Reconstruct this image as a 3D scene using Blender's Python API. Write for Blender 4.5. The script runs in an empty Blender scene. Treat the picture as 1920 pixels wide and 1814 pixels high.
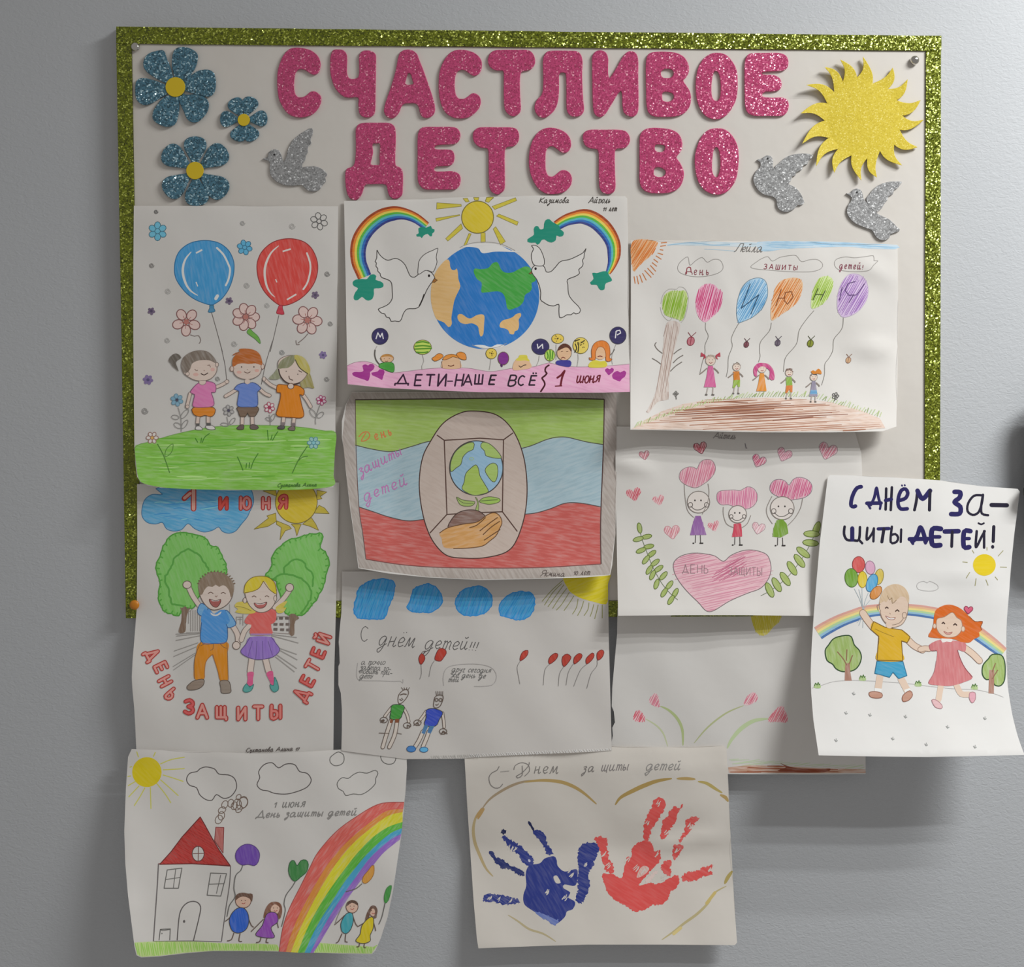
import bpy, math, random
from mathutils import Vector, Matrix
from mathutils.geometry import delaunay_2d_cdt
random.seed(7)
scene = bpy.context.scene
COL = scene.collection

# ---------------------------------------------------------------- camera
YAW, PITCH, DIST, FPX = math.radians(1.45), math.radians(1.33), 1.079, 1920.0
FWD = Vector((math.sin(YAW)*math.cos(PITCH), math.cos(YAW)*math.cos(PITCH), -math.sin(PITCH)))
RGT = Vector((math.cos(YAW), -math.sin(YAW), 0))
UPV = RGT.cross(FWD)
CAM = -DIST*FWD
cd = bpy.data.cameras.new('camera'); cam = bpy.data.objects.new('camera', cd); COL.objects.link(cam)
cd.sensor_fit = 'HORIZONTAL'; cd.sensor_width = 36.0; cd.lens = 36.0*FPX/1920.0
cd.clip_start = 0.05; cd.clip_end = 50
m = Matrix((RGT, UPV, -FWD)).transposed().to_4x4(); m.translation = CAM
cam.matrix_world = m
scene.camera = cam

# ---------------------------------------------------------------- light: the ceiling luminaire's four tubes, room bounce
w = bpy.data.worlds.new('room_bounce'); scene.world = w; w.use_nodes = True
w.node_tree.nodes['Background'].inputs[0].default_value = (1.0, 0.965, 0.92, 1)
w.node_tree.nodes['Background'].inputs[1].default_value = 0.28
for k, yy in enumerate((-0.52, -0.67, -0.82, -0.97)):
    ld = bpy.data.lights.new('ceiling_tube', 'AREA'); ld.shape = 'RECTANGLE'
    ld.size = 0.58; ld.size_y = 0.03; ld.energy = 9.0; ld.color = (0.985, 1.0, 0.985)
    lo = bpy.data.objects.new('ceiling_tube', ld); COL.objects.link(lo)
    lo.location = (1.12, yy, 1.04)
vs = scene.view_settings
vs.view_transform = 'Standard'; vs.look = 'None'; vs.gamma = 1.0; vs.use_curve_mapping = False
vs.exposure = 0.0

# ---------------------------------------------------------------- helpers
def P(px, py, hmm):
    """point of the wall's neighbourhood: hmm millimetres in front of the wall"""
    d = FWD + RGT*((px-960.0)/FPX) - UPV*((py-907.0)/FPX)
    t = (-hmm*0.001 - CAM.y)/d.y
    return CAM + d*t
def lin(c):
    c = c/255.0
    return c/12.92 if c <= 0.04045 else ((c+0.055)/1.055)**2.4
def hexlin(h):
    return tuple(lin(int(h[i:i+2], 16)) for i in (0, 2, 4))
def tag(o, label=None, cat=None, group=None, kind=None):
    if label: o['label'] = label
    if cat: o['category'] = cat
    if group: o['group'] = group
    if kind: o['kind'] = kind
    return o
def empty(name, loc):
    o = bpy.data.objects.new(name, None); COL.objects.link(o); o.location = loc
    o.empty_display_size = 0.02
    return o
def mesh_obj(name, verts, faces, mat, parent=None, smooth=False):
    me = bpy.data.meshes.new(name); me.from_pydata(verts, [], faces); me.update()
    o = bpy.data.objects.new(name, me); COL.objects.link(o)
    if mat: me.materials.append(mat)
    if parent: o.parent = parent
    if smooth:
        for p in me.polygons: p.use_smooth = True
    return o
def ramp(a, b, x):
    t = (x-a)/(b-a)
    return 0.0 if t < 0 else 1.0 if t > 1 else t

# ---------------------------------------------------------------- materials
def new_mat(name):
    mt = bpy.data.materials.new(name); mt.use_nodes = True
    return mt, mt.node_tree.nodes, mt.node_tree.links, mt.node_tree.nodes['Principled BSDF']
def plain(name, col, rough=0.6, metal=0.0, spec=0.5):
    mt, n, l, b = new_mat(name)
    b.inputs['Base Color'].default_value = (*col, 1); b.inputs['Roughness'].default_value = rough
    b.inputs['Metallic'].default_value = metal; b.inputs['Specular IOR Level'].default_value = spec
    nz = n.new('ShaderNodeTexNoise'); nz.inputs['Scale'].default_value = 900; bp = n.new('ShaderNodeBump')
    bp.inputs['Strength'].default_value = 0.05; bp.inputs['Distance'].default_value = 0.001
    l.new(nz.outputs['Fac'], bp.inputs['Height']); l.new(bp.outputs['Normal'], b.inputs['Normal'])
    return mt
def paper_mat(name, col, bump=0.12, thin=False):
    mt, n, l, b = new_mat(name)
    tc = n.new('ShaderNodeTexCoord')
    nz = n.new('ShaderNodeTexNoise'); nz.inputs['Scale'].default_value = 28; nz.inputs['Detail'].default_value = 5
    l.new(tc.outputs['Object'], nz.inputs['Vector'])
    mx = n.new('ShaderNodeMix'); mx.data_type = 'RGBA'
    mx.inputs[6].default_value = (col[0]*0.965, col[1]*0.955, col[2]*0.945, 1); mx.inputs[7].default_value = (*col, 1)
    l.new(nz.outputs['Fac'], mx.inputs[0]); l.new(mx.outputs[2], b.inputs['Base Color'])
    b.inputs['Roughness'].default_value = 0.75; b.inputs['Specular IOR Level'].default_value = 0.25
    nb = n.new('ShaderNodeTexNoise'); nb.inputs['Scale'].default_value = 22; nb.inputs['Detail'].default_value = 3
    l.new(tc.outputs['Object'], nb.inputs['Vector'])
    bp = n.new('ShaderNodeBump'); bp.inputs['Strength'].default_value = bump; bp.inputs['Distance'].default_value = 0.004
    l.new(nb.outputs['Fac'], bp.inputs['Height']); l.new(bp.outputs['Normal'], b.inputs['Normal'])
    if thin:
        tr = n.new('ShaderNodeBsdfTranslucent'); tr.inputs['Color'].default_value = (*col, 1)
        ms = n.new('ShaderNodeMixShader'); ms.inputs[0].default_value = 0.1
        l.new(b.outputs[0], ms.inputs[1]); l.new(tr.outputs[0], ms.inputs[2]); l.new(ms.outputs[0], n['Material Output'].inputs['Surface'])
    return mt
def glitter_mat(name, c_dark, c_mid, c_spark, scale=900, tilt=0.55, metal=0.35, frac=0.86, rough=0.22, spec=0.7):
    """flakes: every cell has its own tilt and its own tint"""
    mt, n, l, b = new_mat(name)
    tc = n.new('ShaderNodeTexCoord')
    v = n.new('ShaderNodeTexVoronoi'); v.inputs['Scale'].default_value = scale
    l.new(tc.outputs['Object'], v.inputs['Vector'])
    sep = n.new('ShaderNodeSeparateColor'); l.new(v.outputs['Color'], sep.inputs[0])
    cr = n.new('ShaderNodeValToRGB'); e = cr.color_ramp.elements
    e[0].position = 0.0; e[0].color = (*c_dark, 1); e[1].position = 1.0; e[1].color = (*c_spark, 1)
    e2 = cr.color_ramp.elements.new(0.45); e2.color = (*c_mid, 1)
    e3 = cr.color_ramp.elements.new(frac); e3.color = (*c_mid, 1)
    l.new(sep.outputs[0], cr.inputs[0]); l.new(cr.outputs[0], b.inputs['Base Color'])
    geo = n.new('ShaderNodeNewGeometry')
    sub = n.new('ShaderNodeVectorMath'); sub.operation = 'SUBTRACT'; sub.inputs[1].default_value = (0.5, 0.5, 0.5)
    l.new(v.outputs['Color'], sub.inputs[0])
    sc = n.new('ShaderNodeVectorMath'); sc.operation = 'SCALE'; sc.inputs['Scale'].default_value = tilt*2
    l.new(sub.outputs[0], sc.inputs[0])
    ad = n.new('ShaderNodeVectorMath'); ad.operation = 'ADD'
    l.new(sc.outputs[0], ad.inputs[0]); l.new(geo.outputs['Normal'], ad.inputs[1])
    nm = n.new('ShaderNodeVectorMath'); nm.operation = 'NORMALIZE'; l.new(ad.outputs[0], nm.inputs[0])
    l.new(nm.outputs[0], b.inputs['Normal'])
    b.inputs['Metallic'].default_value = metal; b.inputs['Roughness'].default_value = rough
    b.inputs['Specular IOR Level'].default_value = spec
    return mt
PAPER = (0.81, 0.786, 0.76)
def pigment_mat():
    """drawn colour: per-vertex pigment, streaked along the stroke direction"""
    mt, n, l, b = new_mat('pigment_on_paper')
    ac = n.new('ShaderNodeAttribute'); ac.attribute_name = 'pigment'
    st = n.new('ShaderNodeAttribute'); st.attribute_name = 'stroke'
    sp = n.new('ShaderNodeSeparateXYZ'); l.new(st.outputs['Vector'], sp.inputs[0])
    cb = n.new('ShaderNodeCombineXYZ')
    ma = n.new('ShaderNodeMath'); ma.operation = 'MULTIPLY'; ma.inputs[1].default_value = 0.035
    mb = n.new('ShaderNodeMath'); mb.operation = 'MULTIPLY'; mb.inputs[1].default_value = 0.24
    l.new(sp.outputs[0], ma.inputs[0]); l.new(sp.outputs[1], mb.inputs[0])
    l.new(ma.outputs[0], cb.inputs[0]); l.new(mb.outputs[0], cb.inputs[1])
    nz = n.new('ShaderNodeTexNoise'); nz.inputs['Scale'].default_value = 1.0; nz.inputs['Detail'].default_value = 3
    l.new(cb.outputs[0], nz.inputs['Vector'])
    mr = n.new('ShaderNodeMapRange'); mr.inputs['From Min'].default_value = 0.44; mr.inputs['From Max'].default_value = 0.82
    l.new(nz.outputs['Fac'], mr.inputs['Value'])
    mu = n.new('ShaderNodeMath'); mu.operation = 'MULTIPLY'
    pw = n.new('ShaderNodeMath'); pw.operation = 'POWER'; pw.inputs[1].default_value = 1.6; l.new(sp.outputs[2], pw.inputs[0])
    l.new(mr.outputs[0], mu.inputs[0]); l.new(pw.outputs[0], mu.inputs[1])
    # darker, denser passes
    mr2 = n.new('ShaderNodeMapRange'); mr2.inputs['From Min'].default_value = 0.28; mr2.inputs['From Max'].default_value = 0.5
    mr2.inputs['To Min'].default_value = 0.76; mr2.inputs['To Max'].default_value = 1.0
    l.new(nz.outputs['Fac'], mr2.inputs['Value'])
    dk = n.new('ShaderNodeMix'); dk.data_type = 'RGBA'; dk.blend_type = 'MULTIPLY'
    l.new(sp.outputs[2], dk.inputs[0]); l.new(ac.outputs['Color'], dk.inputs[6]); l.new(mr2.outputs[0], dk.inputs[7])
    mx = n.new('ShaderNodeMix'); mx.data_type = 'RGBA'
    l.new(mu.outputs[0], mx.inputs[0]); l.new(dk.outputs[2], mx.inputs[6]); mx.inputs[7].default_value = (*PAPER, 1)
    l.new(mx.outputs[2], b.inputs['Base Color'])
    b.inputs['Roughness'].default_value = 0.7; b.inputs['Specular IOR Level'].default_value = 0.25
    return mt
M_PIG = pigment_mat()

# ---------------------------------------------------------------- polygons, curves
FR = {'px': (0, 0, 1.0),
 'A1': (200, 30, .25), 'A2': (500, 70, 500/1920), 'A3': (980, 70, 520/1920), 'A4': (1380, 40, 420/1814),
 'A5': (240, 380, 400/1920), 'A6': (240, 640, 400/1920), 'A7': (240, 900, 400/1920), 'A8': (240, 1140, 400/1920),
 'B1': (640, 360, 280/1920), 'B2': (900, 360, 290/1920), 'B3': (640, 590, 280/1920), 'B4': (900, 590, 290/1920),
 'B5': (640, 730, 280/1411), 'B6': (880, 730, 300/1471), 'B7': (630, 1060, 270/1324), 'B8': (880, 1060, 280/1373),
 'C1': (1170, 440, 270/1289), 'C2': (1420, 440, 280/1337), 'C3': (1150, 800, 250/1260), 'C4': (1380, 800, 270/1360),
 'C5': (1140, 1140, 500/1920), 'C6': (1510, 880, 410/1920), 'C7': (1510, 1120, 410/1920),
 'D1': (220, 1390, 280/1198), 'D2': (480, 1390, 300/1283), 'D3': (860, 1390, 270/1224), 'D4': (1100, 1390, 300/1360)}
CUR = {'f': FR['px'], 'sheet': None, 'part': None, 'buf': None}
def F(name): CUR['f'] = FR[name]
def pts(s):
    """'x,y x,y' of a sketch panel (or a list of pairs) -> working points"""
    if isinstance(s, str):
        s = [tuple(float(v) for v in q.split(',')) for q in s.split()]
    x0, y0, k = CUR['f']
    return [(x0+k*a, y0+k*b) for a, b in s]
def smooth(p, closed, step=5.0):
    n = len(p)
    if n < 3: return p
    out = []
    rng = range(n) if closed else range(n-1)
    for i in rng:
        if closed: p0, p1, p2, p3 = p[(i-1) % n], p[i], p[(i+1) % n], p[(i+2) % n]
        else: p0, p1, p2, p3 = p[max(i-1, 0)], p[i], p[i+1], p[min(i+2, n-1)]
        k = max(1, min(8, int(math.hypot(p2[0]-p1[0], p2[1]-p1[1])/step)+1))
        for j in range(k):
            t = j/k; t2 = t*t; t3 = t2*t
            out.append(tuple(0.5*(2*p1[q]+(p2[q]-p0[q])*t+(2*p0[q]-5*p1[q]+4*p2[q]-p3[q])*t2+(3*p1[q]-p0[q]-3*p2[q]+p3[q])*t3) for q in (0, 1)))
    if not closed: out.append(p[-1])
    return out
def area2(p):
    return sum(p[i-1][0]*p[i][1]-p[i][0]*p[i-1][1] for i in range(len(p)))
def tri_fill(loops):
    vs, fs = [], []
    for lp in loops:
        b = len(vs); vs += [Vector(q) for q in lp]; fs.append(list(range(b, len(vs))))
    r = delaunay_2d_cdt(vs, [], fs, 2 if len(loops) > 1 else 1, 1e-5)
    return [(v.x, v.y) for v in r[0]], [tuple(f) for f in r[2]]
def union(polys):
    vs, fs = [], []
    for pl in polys:
        if area2(pl) < 0: pl = pl[::-1]
        b = len(vs); vs += [Vector(q) for q in pl]; fs.append(list(range(b, len(vs))))
    r = delaunay_2d_cdt(vs, [], fs, 0, 1e-4)
    v = [(a.x, a.y) for a in r[0]]
    return [[v[i] for i in t] for t, org in zip(r[2], r[5]) if org]
G = 12.0
def split(polys, fn):
    out = []
    for pl in polys:
        v = [fn(q)/G for q in pl]
        lo, hi = min(v), max(v)
        k = math.floor(lo+1e-6)+1
        while k < hi-1e-6:
            a, av, b, bv = [], [], [], []
            n = len(pl)
            for i in range(n):
                q, qv = pl[i], v[i]; r, rv = pl[(i+1) % n], v[(i+1) % n]
                if qv <= k: a.append(q); av.append(qv)
                if qv >= k: b.append(q); bv.append(qv)
                if (qv-k)*(rv-k) < 0:
                    t = (k-qv)/(rv-qv); s = (q[0]+(r[0]-q[0])*t, q[1]+(r[1]-q[1])*t)
                    a.append(s); av.append(k); b.append(s); bv.append(k)
            if len(a) > 2: out.append(a)
            pl, v = b, bv
            k += 1
            if len(pl) < 3: break
        if len(pl) > 2: out.append(pl)
    return out
def drape(polys):
    polys = split(polys, lambda q: q[0]); polys = split(polys, lambda q: q[1])
    return split(polys, lambda q: q[0]-q[1])

class Buf:
    def __init__(s): s.v = []; s.f = []; s.c = []; s.st = []
class Part:
    def __init__(s, name, parent=None, label=None): s.name = name; s.buf = Buf(); s.subs = []; s.label = label
class Sheet:
    """a sheet of paper with its own bend; drawn parts lie on it"""
    def __init__(s, label, outline, hf, white, group='drawings pinned over the board', paper=PAPER, bump=0.12, cat='drawing', name='drawing_sheet', smooth_edge=False):
        s.hf = hf; s.label = label; s.white = hexlin(white); s.paper = paper; s.parts = []; s.order = 0; s.cache = {}
        s.group = group; s.cat = cat; s.name = name; s.bump = bump
        s.outline = outline
        CUR['sheet'] = s; F('px')
    def hg(s, i, j):
        k = (i, j)
        if k not in s.cache: s.cache[k] = s.hf(i*G, j*G)
        return s.cache[k]
    def h(s, x, y):
        i, j = math.floor(x/G), math.floor(y/G); fx, fy = x/G-i, y/G-j
        a, d = s.hg(i, j), s.hg(i+1, j+1)
        if fx >= fy:
            b = s.hg(i+1, j); return a+fx*(b-a)+fy*(d-b)
        b = s.hg(i, j+1); return a+fy*(b-a)+fx*(d-b)
    def nrm(s, x, y):
        a, b = P(x-6, y, s.h(x-6, y)), P(x+6, y, s.h(x+6, y))
        c, d = P(x, y-6, s.h(x, y-6)), P(x, y+6, s.h(x, y+6))
        n = (b-a).cross(c-d); n.normalize()
        return n
    def finish(s):
        xs = [q[0] for q in s.outline]; ys = [q[1] for q in s.outline]
        cx, ty = sum(xs)/len(xs), min(ys)
        s.root = empty(s.name, P(cx, ty, s.h(cx, ty)))
        tag(s.root, s.label, s.cat, s.group)
        L = s.root.location.copy()
        # paper
        v2, f2 = tri_fill([s.outline])
        polys = drape([[v2[i] for i in f] for f in f2])
        b = Buf(); s.add(b, polys, 0.0, None, 0, 0)
        o = s.build('paper', b, s.root, L, paper_mat('paper', tuple(min(.9, q*1.06) for q in s.paper), s.bump, True), edge=True)
        for p in s.parts:
            po = s.build(p.name, p.buf, s.root, L, M_PIG)
            if p.label: po['label'] = p.label
            for q in p.subs:
                if q.buf.f:
                    qo = s.build(q.name, q.buf, po, L, M_PIG)
                    if q.label: qo['label'] = q.label
    def add(s, b, polys, off, col, ang, amp):
        ca, sa = math.cos(ang), math.sin(ang)
        idx = {}
        for pl in polys:
            f = []
            for q in pl:
                k = (round(q[0]*500), round(q[1]*500))
                if k not in idx:
                    idx[k] = len(b.v); b.v.append((q[0], q[1], off))
                    if col: b.c.append(col); b.st.append((q[0]*ca+q[1]*sa, -q[0]*sa+q[1]*ca, amp))
                if not f or f[-1] != idx[k]: f.append(idx[k])
            if len(f) > 1 and f[0] == f[-1]: f.pop()
            if len(f) > 2 and len(set(f)) == len(f):
                if area2([b.v[i][:2] for i in f]) > 0: f.reverse()
                b.f.append(f)
    def build(s, name, b, parent, L, mat, edge=False):
        verts = [P(x, y, s.h(x, y)+off)-L for x, y, off in b.v]
        nr = [s.nrm(x, y) for x, y, off in b.v]
        faces = list(b.f)
        if edge:                                   # the sheet's own thickness
            o0 = s.outline; n = len(o0); base = len(verts)
            for x, y in o0:
                verts += [P(x, y, s.h(x, y))-L, P(x, y, s.h(x, y)-0.25)-L]; nr += [s.nrm(x, y)]*2
            for i in range(n):
                a, c = base+2*i, base+2*((i+1) % n); faces.append((a, a+1, c+1, c))
        me = bpy.data.meshes.new(name); me.from_pydata(verts, [], faces); me.update()
        if b.c:
            ca = me.attributes.new('pigment', 'FLOAT_COLOR', 'POINT'); ca.data.foreach_set('color', [q for c in b.c for q in (*c, 1.0)])
            sa = me.attributes.new('stroke', 'FLOAT_VECTOR', 'POINT'); sa.data.foreach_set('vector', [q for c in b.st for q in c])
        if verts and faces:
            for p in me.polygons: p.use_smooth = True
            me.normals_split_custom_set_from_vertices(nr)
        me.materials.append(mat)
        o = bpy.data.objects.new(name, me); COL.objects.link(o); o.parent = parent
        return o
    def c(s, hx):
        q = hexlin(hx)
        return tuple(min(0.9, max(0.004, a/w*p)) for a, w, p in zip(q, s.white, s.paper))
    def nxt(s):
        s.order += 1
        return 0.03+0.0015*s.order

def p(name, label=None):
    """start a drawn part of the current sheet"""
    q = Part(name, label=label); CUR['sheet'].parts.append(q); CUR['part'] = q; CUR['buf'] = q.buf
def sp(name, label=None):
    """start a sub-part of the current part"""
    q = Part(name, label=label); CUR['part'].subs.append(q); CUR['buf'] = q.buf
def back(): CUR['buf'] = CUR['part'].buf
def fillraw(pp, hx, ang=0.0, amp=0.25, holes=()):
    s = CUR['sheet']
    v2, f2 = tri_fill([pp]+list(holes))
    s.add(CUR['buf'], drape([[v2[i] for i in t] for t in f2]), s.nxt(), s.c(hx), math.radians(ang), amp)
def f(q, hx, ang=0.0, amp=0.25, sm=True, holes=()):
    pp = pts(q)
    if sm: pp = smooth(pp, True)
    hh = [smooth(pts(h), True) for h in holes]
    fillraw(pp, hx, ang, amp, hh)
def lineraw(pp, w, hx, closed=False, taper=False, amp=0.0, caps=None):
    s = CUR['sheet']; n = len(pp); L, R, K = [], [], []
    if n < 2: return
    for i in range(n):
        a = pp[i-1] if (i > 0 or closed) else pp[i]; b = pp[(i+1) % n] if (i < n-1 or closed) else pp[i]
        dx, dy = b[0]-a[0], b[1]-a[1]; d = math.hypot(dx, dy) or 1.0
        k = w*0.5
        if taper: k *= 0.18+0.82*math.sin(math.pi*(i+0.5)/n)**0.7
        nx, ny = -dy/d*k, dx/d*k; K.append(k)
        L.append((pp[i][0]+nx, pp[i][1]+ny)); R.append((pp[i][0]-nx, pp[i][1]-ny))
    polys = []
    def bend(i):
        if not closed and i in (0, n-1): return False
        a, b, c = pp[i-1], pp[i], pp[(i+1) % n]
        u = (b[0]-a[0], b[1]-a[1]); v = (c[0]-b[0], c[1]-b[1])
        return u[0]*v[0]+u[1]*v[1] < 0.6*math.hypot(*u)*math.hypot(*v)
    B = [bend(i) for i in range(n)]
    for i in range(n if closed else n-1):
        j = (i+1) % n
        if B[i] or B[j]:                       # a sharp corner: straight pieces with a round joint
            dx, dy = pp[j][0]-pp[i][0], pp[j][1]-pp[i][1]; d = math.hypot(dx, dy) or 1.0
            nx, ny = -dy/d, dx/d; ki, kj = K[i], K[j]
            a, b = (pp[i][0]+nx*ki, pp[i][1]+ny*ki), (pp[j][0]+nx*kj, pp[j][1]+ny*kj)
            c, e_ = (pp[j][0]-nx*kj, pp[j][1]-ny*kj), (pp[i][0]-nx*ki, pp[i][1]-ny*ki)
            polys += [[a, b, c], [a, c, e_]]
            for k in (i, j):
                if B[k]: polys.append([(pp[k][0]+K[k]*math.cos(t*math.pi/4), pp[k][1]+K[k]*math.sin(t*math.pi/4)) for t in range(8)])
        else:
            polys += [[L[i], L[j], R[j]], [L[i], R[j], R[i]]]
    if caps if caps is not None else w > 3.0:
        for i, q in enumerate(pp):
            if w <= 3 and i not in (0, n-1): continue
            rr = K[i]*0.98
            polys.append([(q[0]+rr*math.cos(a*math.pi/5), q[1]+rr*math.sin(a*math.pi/5)) for a in range(10)])
    s.add(CUR['buf'], drape(union(polys)), s.nxt(), s.c(hx), 0.0, amp)
def l(q, w, hx, closed=False, sm=True, taper=False, amp=0.0):
    pp = pts(q)
    if sm: pp = smooth(pp, closed)
    lineraw(pp, w, hx, closed, taper, amp)
def o(q, fillhx, linehx, w=1.4, ang=0.0, amp=0.25, sm=True):
    if fillhx: f(q, fillhx, ang, amp, sm)
    if linehx: l(q, w, linehx, True, sm)
def e(cx, cy, rx, ry=None, rot=0.0, n=14):
    ry = ry or rx; c, s_ = math.cos(math.radians(rot)), math.sin(math.radians(rot))
    return [(cx+rx*math.cos(a*2*math.pi/n)*c-ry*math.sin(a*2*math.pi/n)*s_, cy+rx*math.cos(a*2*math.pi/n)*s_+ry*math.sin(a*2*math.pi/n)*c) for a in range(n)]
def arc(cx, cy, rx, ry, a0, a1, n=10):
    return [(cx+rx*math.cos(math.radians(a0+(a1-a0)*i/n)), cy+ry*math.sin(math.radians(a0+(a1-a0)*i/n))) for i in range(n+1)]
def hatch(q, hx, ang=60, gap=3.2, w=1.6, jit=0.8, sm=True, amp=0.15, lenjit=0.10):
    """separate crayon strokes that fill an outline"""
    pp = pts(q)
    if sm: pp = smooth(pp, True)
    a = math.radians(ang); ca, sa = math.cos(a), math.sin(a)
    rp = [(x*ca+y*sa, -x*sa+y*ca) for x, y in pp]
    y = min(r[1] for r in rp)+gap*0.5; ymax = max(r[1] for r in rp)
    polys = []; s = CUR['sheet']
    while y < ymax:
        yy = y+random.uniform(-jit, jit)
        xs = sorted(rp[i-1][0]+(yy-rp[i-1][1])/(rp[i][1]-rp[i-1][1])*(rp[i][0]-rp[i-1][0]) for i in range(len(rp)) if (rp[i-1][1]-yy)*(rp[i][1]-yy) < 0)
        for i in range(0, len(xs)-1, 2):
            x0, x1 = xs[i], xs[i+1]; d = (x1-x0)*lenjit
            lo = -0.3 if sm else 0.02
            x0 += random.uniform(lo, 1)*d; x1 -= random.uniform(lo, 1)*d
            if x1-x0 < 1.5: continue
            ws = w*random.uniform(0.6, 1.25); sl = random.uniform(-jit, jit)*1.2
            q4 = [(x0, yy-ws*0.3-sl), ((x0+x1)/2, yy-ws*0.5), (x1, yy-ws*0.25+sl), (x1, yy+ws*0.25+sl), ((x0+x1)/2, yy+ws*0.5), (x0, yy+ws*0.3-sl)]
            polys.append([(x*ca-z*sa, x*sa+z*ca) for x, z in q4])
        y += gap*random.uniform(0.75, 1.25)
    if polys: s.add(CUR['buf'], drape(union(polys)), s.nxt(), s.c(hx), a, amp)
def petals(cx, cy, r, n, fillhx, linehx, w=1.2, rot=0, pr=0.42, cfill=None, cr=0.3, long=1.0):
    for k in range(n):
        a = math.radians(rot+360*k/n)
        o(e(cx+r*0.62*math.cos(a), cy+r*0.62*math.sin(a), r*pr*long, r*pr*0.82, math.degrees(a), 10), fillhx, linehx, w)
    if cfill: f(e(cx, cy, r*cr, r*cr, 0, 8), cfill)
def heart(cx, cy, r, rot=0):
    q = [(0, .95), (-.55, .45), (-.95, 0), (-1, -.4), (-.75, -.75), (-.35, -.75), (-.05, -.42), (0, -.3), (.05, -.42), (.35, -.75), (.75, -.75), (1, -.4), (.95, 0), (.55, .45)]
    c, s_ = math.cos(math.radians(rot)), math.sin(math.radians(rot))
    return [(cx+r*(x*c-y*s_), cy+r*(x*s_+y*c)) for x, y in q]

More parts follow.
